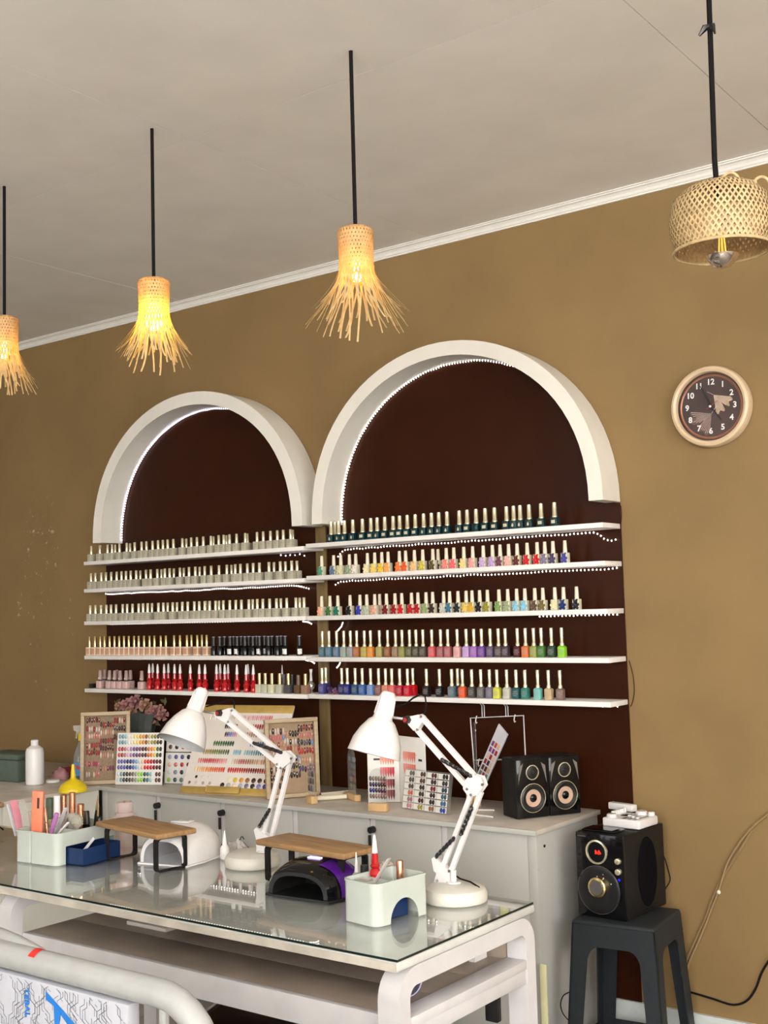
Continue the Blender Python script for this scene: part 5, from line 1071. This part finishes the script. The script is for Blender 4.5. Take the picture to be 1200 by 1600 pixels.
for i, (x, y, rz, lab) in enumerate(((-2.555, -.235, 78, 'white rod with red end lying left of the crosswise stand'), (-2.530, -.255, 52, 'white rod with red end crossing another rod on the counter'), (-2.570, -.19, 60, 'white rod lying farthest back on the counter near the batten'))):
    t = thing('roller', lab, 'rod', (x, y, ZT+.0085), R(rz), 'white rods with red ends'); MB().cyl((-.05, 0, 0), (.05, 0, 0), .0078, .0078, 12).build('rod', 'cream_cap', t); MB().cyl((-.052, 0, 0), (-.0502, 0, 0), .0076, .0076, 12).build('end', 'red_cloth', t)
for x, y, rz, lab in ((-1.985, -.205, 20, 'thin white stick lying on the counter, the farther of two'), (-1.930, -.285, -8, 'thin white stick lying on the counter, the nearer of two')):
    tag(MB().cyl((-.045, 0, .003), (.045, 0, .003), .0026, .0026, 8).build('stick', 'white_plastic'), lab, 'stick'); o = bpy.data.objects['stick'] if 'stick.001' not in bpy.data.objects else bpy.data.objects['stick.001']; o.location = (x, y, ZT); o.rotation_euler = (0, 0, R(rz))
def wire_rack():
    t = thing('wire_rack', 'white wire rack hanging from the lowest right shelf', 'rack', (-2.03, -.03, .92)); o = Vector((2.03, .03, -.92))
    def wr(nm, pts, r=.0024): MB().tube([Vector(p)+o for p in pts], r, 6).build(nm, 'white_enamel', t)
    a, b = at(735, 1122, Y=-.03), at(818, 1118, Y=-.03); c, d = at(742, 1212, Y=-.03), at(822, 1200, Y=-.03)
    wr('frame_wire', [d, b, a, c]); e, f = at(740, 1188, Y=-.03), at(820, 1186, Y=-.03); wr('cross_wire', [e, f])
    for px in (753.5, 757, 790.5, 794):
        p = at(px, 1120, Y=-.03); wr('hanger_wire', [p, (p.x, -.03, .962), (p.x, -.045, .973), (p.x, -.06, .974)], .0016)
    for px, py in ((744, 1121), (804, 1119), (748, 1188), ):
        p = at(px, py, Y=-.035); wr('hook', [p+Vector((0, .004, .004)), p, p+Vector((0, -.004, -.012)), p+Vector((.004, -.008, -.018)), p+Vector((.008, -.008, -.015))], .002)
wire_rack()
def tilted_board():
    c = [at(x, y, Y=-.09) for x, y in ((735, 1233), (750, 1245), (793, 1148), (779, 1131))]; o = c[0].copy(); o.z = ZT
    t = thing('swatch_board', 'narrow grey swatch board propped at a slant behind the lamp elbow', 'colour chart', o); u = (c[3]-c[0]); v = (c[1]-c[0]); nn = u.cross(v).normalized()
    if nn.y > 0: nn = -nn
    m = MB(); vs = [p-o for p in c]+[p-o-nn*.006 for p in c]; m.add(vs, [(0, 1, 2, 3), (4, 5, 6, 7)]+[(i, (i+1) % 4, 4+(i+1) % 4, 4+i) for i in range(4)]); m.build('board', 'file_grey', t, 0)
    m = MB(); random.seed(14); cols = [P(175, 70, 50), P(200, 160, 130), P(120, 60, 120), P(70, 40, 70), P(150, 40, 40), P(210, 180, 160), P(90, 50, 40), P(100, 110, 110)]
    for i in range(8):
        for j in range(3):
            p = (c[0]-o)+u*(.10+.09*i)+v*(.22+.28*j); m.col = random.choice(cols); a = u.normalized()*.0085; b = v.normalized()*.0045; q = nn*.0012
            m.add([p-a-b+nn*.0003, p+a-b+nn*.0003, p+a+b+nn*.0003, p-a+b+nn*.0003, p+q], [(0, 1, 4), (1, 2, 4), (2, 3, 4), (3, 0, 4)])
    k = m.build('colour_tips', 'tips', t, 0); k['kind'] = 'stuff'
    hgt = c[0].z-ZT
    if hgt > .004: MB().box(-.004, .02, -.02, .004, 0, hgt).build('foot', 'block_wood', t)
tilted_board()
# ------------------------------------------------------------------ speakers
def speaker(x, y, rz, label):
    t = thing('speaker', label, 'speaker', (x, y, ZT+.0006), R(rz), 'black desktop speakers'); w, h, d = .107, .172, .088
    MB().rbox(-w/2, w/2, .0045, d, 0, h, .006, 3).build('cabinet', 'black_matte', t); MB().rbox(-w/2+.001, w/2-.001, -.002, .0042, .001, h-.001, .0025).build('front_panel', 'black_gloss', t)
    def ring(nm, zc, r, tr, m): k = MB(); k.M = Matrix.Translation((0, -.003, zc)) @ Matrix.Rotation(R(90), 4, 'X'); k.tube([(r*math.cos(2*math.pi*i/32), r*math.sin(2*math.pi*i/32), 0) for i in range(32)], tr, 6, True); return k.build(nm, m, t)
    def disc(nm, zc, prof, m): k = MB(); k.M = Matrix.Translation((0, -.0025, zc)) @ Matrix.Rotation(R(90), 4, 'X'); k.lathe(prof, 28, (False, True)); return k.build(nm, m, t)
    ring('tweeter_ring', .132, .0205, .0018, 'pale_gold'); disc('tweeter', .132, [(.0195, 0), (.016, .001), (.006, .002), (.003, .005)], 'black_plastic')
    ring('woofer_ring', .058, .0415, .0011, 'pale_gold'); disc('surround', .058, [(.040, 0), (.034, .003), (.025, .001)], 'black_plastic')
    disc('cone', .058, [(.0255, .002), (.0245, .003), (.012, .0015)], 'copper_cone'); disc('dust_cap', .058, [(.012, .0016), (.008, .004), (.003, .0055)], 'black_gloss')
    for s in (-1, 1): k = MB(); k.prism([(s*.048, .100), (s*.044, .150), (s*.030, .160), (s*.040, .130)][::s], -.0032, -.0021); k.build('trim_wing', 'steel', t)
c0 = Vector((-1.751, -.191)); u = Vector((math.cos(R(60)), math.sin(R(60))))
for s, lab in ((-1, 'black desktop speaker with copper cone, the left one of the pair'), (1, 'black desktop speaker with copper cone, right one beside the subwoofer')):
    p = c0+u*(s*.0548); speaker(p.x, p.y, 60, lab)
# ------------------------------------------------------------------ stool, subwoofer, mixer
ZS = .42
def stool():
    t = thing('stool', 'dark grey plastic stool carrying the subwoofer beside the cabinet', 'stool', (-1.500, -.225, 0), R(6.2)); w = .116
    MB().rbox(-w-.001, w+.001, -w-.001, w+.001, ZS-.016, ZS, .0075, 3).build('seat', 'stool_plastic', t)
    zt, zb, wf, lw = ZS-.009, ZS-.066, .142, .047
    def V(z): return w+(wf-w)*(zt-z)/zt
    def half(k, sg):          # half of one side panel: from the middle of the apron out to the corner and down the leg
        prof = [(0, zt), (w, zt), (wf, 0), (wf-lw*.82, 0), (V(zb-.045)-lw, zb-.045)]+[(V(zb-.045)-lw-.035*(1-math.cos(q)), zb-.045+.045*math.sin(q)) for q in [math.pi/2*i/6 for i in range(1, 7)]]+[(0, zb)]
        vs = []
        for th in (0, .0045):
            for u, z in prof: p = Vector((sg*u, -V(z)+th, z)); vs.append(Matrix.Rotation(R(90*k), 4, 'Z') @ p)
        n = len(prof); return vs, [list(range(n)), list(range(n, 2*n))]+[(i, (i+1) % n, n+(i+1) % n, n+i) for i in range(n)]
    for k in range(4):
        l = MB(); l.add(*half(k, 1)); l.add(*half((k+1) % 4, -1)); l.build('leg', 'stool_plastic', t, 30)
    for k in range(4):
        l = MB(); l.M = Matrix.Rotation(R(90*k), 4, 'Z'); l.rbox(-.100, .100, -.132, -.124, .045, .085, .002); l.build('stretcher', 'stool_plastic', t)
stool()
def subwoofer():
    t = thing('subwoofer', 'black subwoofer box with gold knob and red display on the stool', 'speaker', (-1.535, -.305, ZS+.0006), R(-3)); w, h, d = .150, .228, .236
    MB().rbox(-w/2, w/2, .006, d, 0, h, .004, 2).build('cabinet', 'black_matte', t); MB().rbox(-w/2+.001, w/2-.001, -.001, .0055, .001, h-.001, .002).build('front_panel', 'black_gloss', t)
    def at_front(nm, x, z, prof, m, n=32, cap=True): k = MB(); k.M = Matrix.Translation((x, -.0011, z)) @ Matrix.Rotation(R(90), 4, 'X'); k.lathe(prof, n, (False, cap)); return k.build(nm, m, t)
    at_front('display_ring', -.008, .178, [(.033, 0), (.033, .004), (.0285, .005), (.0275, .001)], 'pale_gold', cap=False); at_front('display_window', -.008, .178, [(.0275, .0005), (.0275, .001)], 'black_gloss')
    for i, x in enumerate((-.012, -.002)):
        m = MB(); m.box(x, x+.0025, -.0032, -.0023, .172, .183); m.add([(x+.0025, -.0028, .183), (x+.0075, -.0028, .176), (x+.0075, -.0028, .172), (x+.0025, -.0028, .178)], [(0, 1, 2, 3)]); m.build('digit', 'display_red', t, 0)
    at_front('bass_ring', -.006, .076, [(.0655, 0), (.0655, .0012), (.0645, .0012), (.0645, 0)], 'steel', cap=False); at_front('bass_disc', -.006, .076, [(.064, 0), (.060, .002), (.040, .0005), (.028, .001)], 'black_plastic')
    at_front('volume_knob', -.006, .084, [(.028, .0012), (.0275, .012), (.0245, .0145), (.0200, .0150)], 'gold_metal', 14); at_front('knob_face', -.006, .084, [(.0195, .0151), (.0195, .0155)], 'steel')
    for z in (.160, .132): at_front('small_knob', .058, z, [(.0085, 0), (.008, .008), (.006, .009)], 'pale_gold', 16)
    at_front('indicator', .058, .110, [(.004, 0), (.0035, .001)], 'display_blue', 8)
    for z in (.186, .166, .146, .126, .108): at_front('key', -.062, z, [(.004, 0), (.0035, .0012)], 'black_plastic', 10)
    for x, z in ((-.010, .111), (.010, .109), (.009, .119), (.033, .096)): at_front('led_dot', x, z, [(.002, 0), (.0016, .001)], 'card_white', 8)
    MB().box(-.068, -.042, -.0016, -.0011, .216, .2185).build('badge', 'steel', t)
    k = MB(); k.M = Matrix.Translation((w/2+.0002, .128, .112)) @ Matrix.Rotation(R(90), 4, 'Y') @ Matrix.Scale(.58, 4, (0, 1, 0)); k.lathe([(.095, 0), (.094, .0022), (.080, .004), (.03, .0045)], 36, (False, True)); k.build('side_grille', 'mesh_grille', t)
subwoofer()
def mixer():
    zt = ZS+.2292; w, d, h = .118, .110, .026; a = R(-4); p = at(998.6, 1283, Z=zt+h)
    t = thing('audio_mixer', 'small white audio mixer with round knobs on top of the subwoofer', 'mixer', (p.x-(w/2*math.cos(a)+d/2*math.sin(a)), p.y-(w/2*math.sin(a)-d/2*math.cos(a)), zt), a)
    MB().rbox(-w/2, w/2, -d/2, d/2, .001, h, .005, 3).build('body', 'white_plastic', t)
    for x, y, r in ((-.036, -.040, .015), (.012, .045, .018), (.044, .044, .010)): MB().lathe([(r, h), (r*.95, h+.008), (r*.8, h+.010)], 20).build('knob', 'white_enamel', t).location = (x, y, 0)
    for i in range(6): MB().lathe([(.0068, h), (.0062, h+.010), (.005, h+.012)], 12).build('button', 'white_enamel', t).location = (-.048, -.010+.0125*i, 0)
    MB().rbox(-.028, -.008, -.005, .030, h, h+.002, .0008).build('screen', 'black_gloss', t)
    for i in range(3): MB().rbox(.000+.018*i, .010+.018*i, -.050, .026, h, h+.0012, .0004).build('fader_slot', 'steel', t); MB().rbox(.001+.018*i, .009+.018*i, -.015-.010*i, -.007-.010*i, h+.0012, h+.006, .001).build('fader', 'white_plastic', t)
    t = thing('adapter_box', 'white slim box lying behind the mixer on the subwoofer', 'box', (-1.578, -.062, zt), R(-14)); MB().rbox(-.045, .045, -.012, .012, .024, .044, .003).build('body', 'white_plastic', t); MB().rbox(-.040, .040, -.010, .010, 0, .0238, .002).build('base', 'black_plastic', t)
    t = thing('phone', 'dark glossy phone lying at the front of the subwoofer top', 'phone', (-1.540, -.262, zt), R(-4)); MB().rbox(-.055, .050, -.030, .030, 0, .006, .003).build('body', 'black_gloss', t); MB().box(-.050, .040, -.026, .026, .0071, .0075).build('screen', 'black_gloss', t)
mixer()
# ------------------------------------------------------------------ cables on the wall and floor
def cable(label, pts, r, m, name='cable'):
    pts = [Vector(p) for p in pts]; out = []
    for i in range(len(pts)-1):
        p0, p1, p2, p3 = pts[max(i-1, 0)], pts[i], pts[i+1], pts[min(i+2, len(pts)-1)]
        for j in range(6):
            s = j/6; out.append(.5*((2*p1)+(p2-p0)*s+(2*p0-5*p1+4*p2-p3)*s*s+(3*p1-p0-3*p2+p3)*s**3))
    out.append(pts[-1]); o0 = pts[0]; o = MB().tube([p-o0 for p in out], r, 6).build(name, m); o.location = o0; tag(o, label, 'cable'); return o
def on_wall(px, y=-.008): return [at(a, b, Y=y) for a, b in px]
cable('tan painted cable curving down the wall right of the stool', on_wall([(1215, 1262), (1196, 1275), (1172, 1296), (1152, 1322), (1136, 1350), (1124, 1388), (1110, 1425), (1092, 1470), (1076, 1506), (1066, 1540)]), .0042, 'cable_tan')
cable('thinner tan cable running beside the first tan wall cable', on_wall([(1175, 1297), (1158, 1325), (1138, 1357), (1118, 1392), (1103, 1432), (1088, 1465), (1075, 1495), (1064, 1530)], -.006), .0032, 'cable_tan')
tag(MB().sphere((0, 0, 0), .006, 10, 8).build('cable_clip', 'cream_cap'), 'small pale cable clip nailed on the tan wall cable', 'clip').location = at(1123, 1394, Y=-.013)
cable('black cable sagging low along the wall at bottom right', on_wall([(1060, 1545), (1085, 1552), (1115, 1561), (1145, 1570), (1166, 1564), (1180, 1546), (1190, 1520), (1202, 1500), (1215, 1480)], -.009), .0032, 'cord_black')
cable('thin black cable hanging from the back of the subwoofer', [at(x, y, Y=-.03) for x, y in ((1028, 1322), (1038, 1340), (1044, 1360), (1047, 1375), (1040, 1388), (1034, 1400))], .0018, 'cord_black')
cable('thin black cable looping by the cabinet side left of the stool', [at(x, y, X=-1.668) for x, y in ((890, 1550), (880, 1556), (876, 1570), (880, 1584), (890, 1596))], .0016, 'cord_black')
cable('thin wire trailing down the right ends of the lower shelves', [at(x, y, Y=-.004) for x, y in ((983, 1032), (989, 1055), (991, 1080), (988, 1098), (985, 1104))], .0014, 'maroon_paint')
cable('thin wire beside the upper right shelf end', [at(x, y, Y=-.004) for x, y in ((970, 790), (971, 806), (969, 830), (967, 840))], .0014, 'maroon_paint')
# ------------------------------------------------------------------ left end of the counter
q = at(44, 1227, Z=ZT); t = thing('bottle', 'tall plain white plastic bottle on the corner counter', 'bottle', (q.x, q.y+.03, ZT)); MB().lathe([(.031, 0), (.034, .003), (.034, .122), (.030, .134), (.016, .144), (.0125, .146)], 28).build('body', 'white_plastic', t); MB().lathe([(.0145, .146), (.0145, .164), (.012, .166)], 18).build('cap', 'white_plastic', t)
q = at(100, 1240, Z=ZT); t = thing('funnel', 'yellow plastic funnel standing upside down on the corner counter', 'funnel', (q.x-.012, q.y+.050, ZT)); MB().lathe([(.051, 0), (.0515, .004), (.050, .012), (.042, .026), (.028, .036), (.013, .043), (.0095, .049)], 32, (False, False)).build('bowl', 'yellow_plastic', t); MB().lathe([(.0095, .049), (.0058, .094), (.0050, .097)], 16, (False, True)).build('spout', 'yellow_plastic', t)
q = at(119, 1226, Z=ZT); t = thing('spray_bottle', 'clear cleaning spray bottle with yellow-white trigger behind the funnel', 'spray bottle', (q.x-.02, q.y+.05, ZT), R(25))
MB().lathe([(.038, 0), (.040, .005), (.040, .085), (.032, .115), (.018, .150), (.014, .160)], 24).build('body', 'clear_blue', t); MB().lathe([(.0185, .158), (.0185, .184), (.014, .188)], 18).build('collar', 'yellow_plastic', t)
m = MB(); m.prism([(-.036, .214), (-.034, .196), (-.014, .188), (.014, .188), (.018, .204), (.014, .216)], -.010, .010); m.build('trigger_head', 'clear_bag', t); MB().prism([(-.026, .195), (-.030, .165), (-.026, .165), (-.018, .194)], -.004, .004).build('trigger', 'clear_bag', t)
m = MB(); m.lathe([(.0405, .030), (.0405, .078)], 14, (False, False), -2.6, -.55); m.build('label', 'blue_label', t); m = MB(); m.lathe([(.0398, .001), (.0402, .030)], 16, (False, False)); m.build('liquid_band', 'navy_cloth', t)
text_obj('lettering', 'Cling', .022, 'tape_red', t, (0, -.0418, .062), (R(90), 0, 0), bold=.0006)
def heap(name, label, cat, x, y, sx, sy, sz, m, seed):
    random.seed(seed); b = MB(); n, k = 12, 7; vs = []
    for j in range(k):
        for i in range(n):
            a = 2*math.pi*i/n; p = math.pi/2*j/(k-1); r = math.cos(p)*random.uniform(.82, 1.12) if j < k-1 else 0; vs.append((sx*r*math.cos(a), sy*r*math.sin(a), sz*math.sin(p)*random.uniform(.8, 1.05) if j else 0))
    b.add(vs, [(j*n+i, j*n+(i+1) % n, (j+1)*n+(i+1) % n, (j+1)*n+i) for j in range(k-1) for i in range(n)]+[list(range(n))[::-1]]); o = b.build(name, m, None, 60); o.location = (x, y, ZT); tag(o, label, cat)
q = at(88, 1222, Z=ZT); heap('cloth', 'crumpled dark red cloth behind the yellow funnel', 'cloth', q.x-.10, q.y+.17, .12, .08, .032, 'red_cloth', 2)
q = at(86, 1212, Z=ZT); o = heap('scrunchie', 'dusty pink crumpled scrunchie sitting behind the funnel', 'scrunchie', q.x+.1, q.y-.05, .042, .030, .046, 'pink_cloth', 4)
q = at(62, 1225, Z=ZT); t = thing('lid', 'small white lid lying right of the white bottle', 'lid', (q.x, q.y+.06, ZT)); MB().lathe([(.026, 0), (.026, .008), (.022, .010)], 20).build('disc', 'white_plastic', t)
t = thing('box', 'grey-green box at the far left photo edge on the corner counter', 'box', (-3.995, -.44, ZT), R(4)); MB().rbox(-.10, .10, -.06, .06, 0, .082, .006).build('body', 'green_box', t); MB().rbox(-.103, .103, -.063, .063, .0825, .105, .006).build('lid', 'green_box', t)
# ------------------------------------------------------------------ flowers
def bouquet():
    random.seed(6); c = at(222, 1118, Y=-.10); t = thing('flower_bouquet', 'bouquet of dusty pink artificial roses behind the colour charts', 'flowers', (c.x, -.13, ZT))
    MB().lathe([(.05, 0), (.06, .08), (.075, .16), (.07, .175)], 18).build('pot', 'wrap_green', t)
    def rose(p, r, m):
        k = MB(); d = Vector((.5, -.8, .35)).normalized(); q = d.to_track_quat('Z', 'Y').to_matrix().to_4x4(); k.M = Matrix.Translation(p) @ q
        for ring, (n, rr, op, h) in enumerate(((3, .38, .25, .9), (4, .62, .5, .75), (5, .92, .9, .5))):
            for i in range(n):
                a0 = 2*math.pi*i/n+ring*.7; w = 2*math.pi/n*.72; vs = []
                for u in range(4):
                    for v in range(4):
                        a = a0+w*(u/3-.5); f = v/3; rad = r*rr*(.25+.75*f**.8)*(1+.12*op*f); vs.append((rad*math.cos(a), rad*math.sin(a), r*h*f-(r*.25*op*f**3)))
                k.add(vs, [(u*4+v, u*4+v+1, (u+1)*4+v+1, (u+1)*4+v) for u in range(3) for v in range(3)])
        k.sphere((0, 0, r*.45), r*.3, 8, 6); k.build('rose', m, t, 60)
    for px, py, r, m in ((213, 1097, .030, 'rose_pink'), (199, 1102, .028, 'rose_pink'), (228, 1103, .028, 'rose_peach'), (241, 1112, .024, 'rose_pink'), (255, 1118, .024, 'rose_pink'), (214, 1121, .026, 'rose_pink'), (237, 1121, .030, 'rose_pink'), (228, 1132, .030, 'rose_pink'), (186, 1104, .018, 'rose_peach'), (250, 1107, .016, 'rose_peach'), (205, 1112, .024, 'rose_peach')):
        rose(at(px, py, Y=-.11+random.uniform(-.02, .02))-Vector(t.location), r, m)
    m = MB()
    for k in range(60):
        p = at(random.uniform(180, 258), random.uniform(1094, 1135), Y=-.09+random.uniform(-.02, .03))-Vector(t.location); a = random.uniform(0, 6.28); u = Vector((math.cos(a), random.uniform(-.4, .4), math.sin(a)))*.017; v = Vector((-math.sin(a), random.uniform(-.4, .4), math.cos(a)))*.007
        m.add([p-u, p+v, p+u, p-v], [(0, 1, 2, 3)])
    o = m.build('leaves', 'leaf_green', t, 0); o['kind'] = 'stuff'
    m = MB(); vs = []
    n = 16
    for j in range(3):
        for i in range(n): a = 2*math.pi*i/n; r = (.07, .085, .10)[j]*(1+.08*(-1)**i); vs.append((r*math.cos(a), r*math.sin(a)*.7, (.14, .20, .245)[j]+random.uniform(-.008, .008)))
    m.add(vs, [(j*n+i, j*n+(i+1) % n, (j+1)*n+(i+1) % n, (j+1)*n+i) for j in range(2) for i in range(n)]); m.build('wrapping', 'wrap_green', t, 20)
bouquet()
# ------------------------------------------------------------------ foreground chair and printed sheet
def chair():
    DEP = 1.42; Yc = (CAM+ray(150, 1532)*DEP).y
    def w(px, py, dy=0.): return at(px, py, Y=Yc+dy)
    c = w(120, 1525); t = thing('tube_chair', 'white tubular metal chair back in the foreground with red tape', 'chair', (c.x, Yc, 0)); o = Vector((c.x, Yc, 0)); r = .0162
    a = w(-60, 1474); b = w(270, 1556); d = b-a; zt = (a.z+b.z)/2
    x1 = w(333, 1592).x; xl = a.x-.30; R0 = .085
    pts = [(xl, Yc, 0), (xl, Yc, zt-R0)]+[(xl+R0-R0*math.cos(q), Yc, zt-R0+R0*math.sin(q)) for q in [math.pi/2*i/8 for i in range(1, 9)]]
    pts += [(x1-R0+R0*math.sin(q), Yc, zt-R0+R0*math.cos(q)) for q in [math.pi/2*i/8 for i in range(0, 9)]]+[(x1, Yc, 0)]
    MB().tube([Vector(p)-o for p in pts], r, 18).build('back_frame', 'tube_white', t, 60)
    e = w(66, 1489, .008); f = at(-70, 1436, Y=Yc+.03)
    MB().tube([e-o, e.lerp(f, .3)-o, f-o], [.006, .011, .012], 12).build('brace_tube', 'tube_white', t, 60)
    s = w(62, 1500); m = MB(); m.M = Matrix.Translation(Vector((s.x, Yc, zt))-o) @ Matrix.Rotation(R(90), 4, 'Y'); m.lathe([(r+.0006, -.0065), (r+.0006, .0065)], 14, (False, False), R(165), R(232)); m.build('tape', 'tape_red', t)
    sx = w(236, 1590).x; MB().tube([Vector((sx, Yc+.02, .42))-o, Vector((sx, Yc+.02, zt-.008))-o], .006, 10).build('back_post', 'tube_white', t)
    MB().rbox(xl-o.x+.0, x1-o.x, .02, .40, .40, .44, .015, 3).build('seat', 'tube_white', t)
    for xx in (xl+.02, x1-.02): MB().tube([Vector((xx, Yc+.38, 0))-o, Vector((xx, Yc+.36, .40))-o], .0125, 12).build('leg', 'tube_white', t)
    # printed sheet hanging under the top tube
    xr = w(198, 1580, -.012).x; zb = zt-.36; ztp = zt-r+.0045
    s = thing('packaging_sheet', 'white plastic sheet printed with grey maze lines and blue TEBAL lettering', 'packaging', (xr, Yc-.0, zb)); o = Vector((xr, Yc, zb))
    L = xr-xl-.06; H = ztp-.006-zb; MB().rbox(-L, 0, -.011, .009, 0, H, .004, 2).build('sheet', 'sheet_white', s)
    yf = -.0114
    def sp(px, py): p = at(px, py, Y=Yc+yf)-o; return (p.x, p.z)
    def ink(nm, poly, m, y=yf):
        vs = [(x, y, z) for x, z in poly]; n = len(vs); MB().add(vs+[(x, y-.0004, z) for x, z in poly], [list(range(n)), list(range(n, 2*n))]+[(i, (i+1) % n, n+(i+1) % n, n+i) for i in range(n)]).build(nm, m, s, 0)
    C = lambda a, b: sp(a/5.4545, 1460+b/5.4545)
    ink('blue_emblem', [C(393, 484), C(700, 830), C(610, 830), C(560, 742), C(470, 618), C(393, 556)][::-1], 'print_blue'); ink('blue_emblem', [C(462, 590), C(522, 660), C(500, 830), C(472, 830)][::-1], 'print_blue', yf-.0005)
    p0 = C(232, 580); text_obj('lettering', 'TEBAL', .0125, 'print_blue', s, (p0[0], yf-.0006, p0[1]), (R(90), R(90-4), 0), depth=.0002, bold=.0004)
    # maze print: parallel zig-zag line work
    m = MB(); random.seed(17)
    def seg(a, b, wd=.00075):
        dx, dz = b[0]-a[0], b[1]-a[1]; l = math.hypot(dx, dz); nx, nz = -dz/l*wd/2, dx/l*wd/2; y = yf-.0002
        if not all(-L+.003 < p[0] < -.002 and .003 < p[1] < H-.001 for p in (a, b)): return
        m.add([(a[0]+nx, y, a[1]+nz), (a[0]-nx, y, a[1]-nz), (b[0]-nx, y, b[1]-nz), (b[0]+nx, y, b[1]+nz)], [(0, 1, 2, 3)])
    g = .0105; gap = .0046
    for c0 in range(int(L/(gap*3))+2):
        x, z = -c0*gap*3.4, H; last = 0
        paths = [[(x-q*gap, z-(.003 if q == 1 else 0))] for q in range(3)]
        while z > 0:
            k = random.choice([-1, 1]) if last == 0 else 0; last = k; ln = g*random.choice([.6, .9, 1.2]); dx, dz = ln*.87*k, -ln*(.5 if k else 1)
            for q in range(3): a = paths[q][-1]; b = (a[0]+dx, a[1]+dz+(0 if k == 0 else (q-1)*gap*.0)); paths[q].append(b)
            z += dz
        for p in paths:
            for a, b in zip(p, p[1:]):
                if random.random() < .80: seg(a, b)
                elif random.random() < .5: seg(a, (a[0]+gap*.9, a[1]-gap*.5))
    k = m.build('maze_print', 'print_line', s, 0); k['kind'] = 'stuff'
chair()
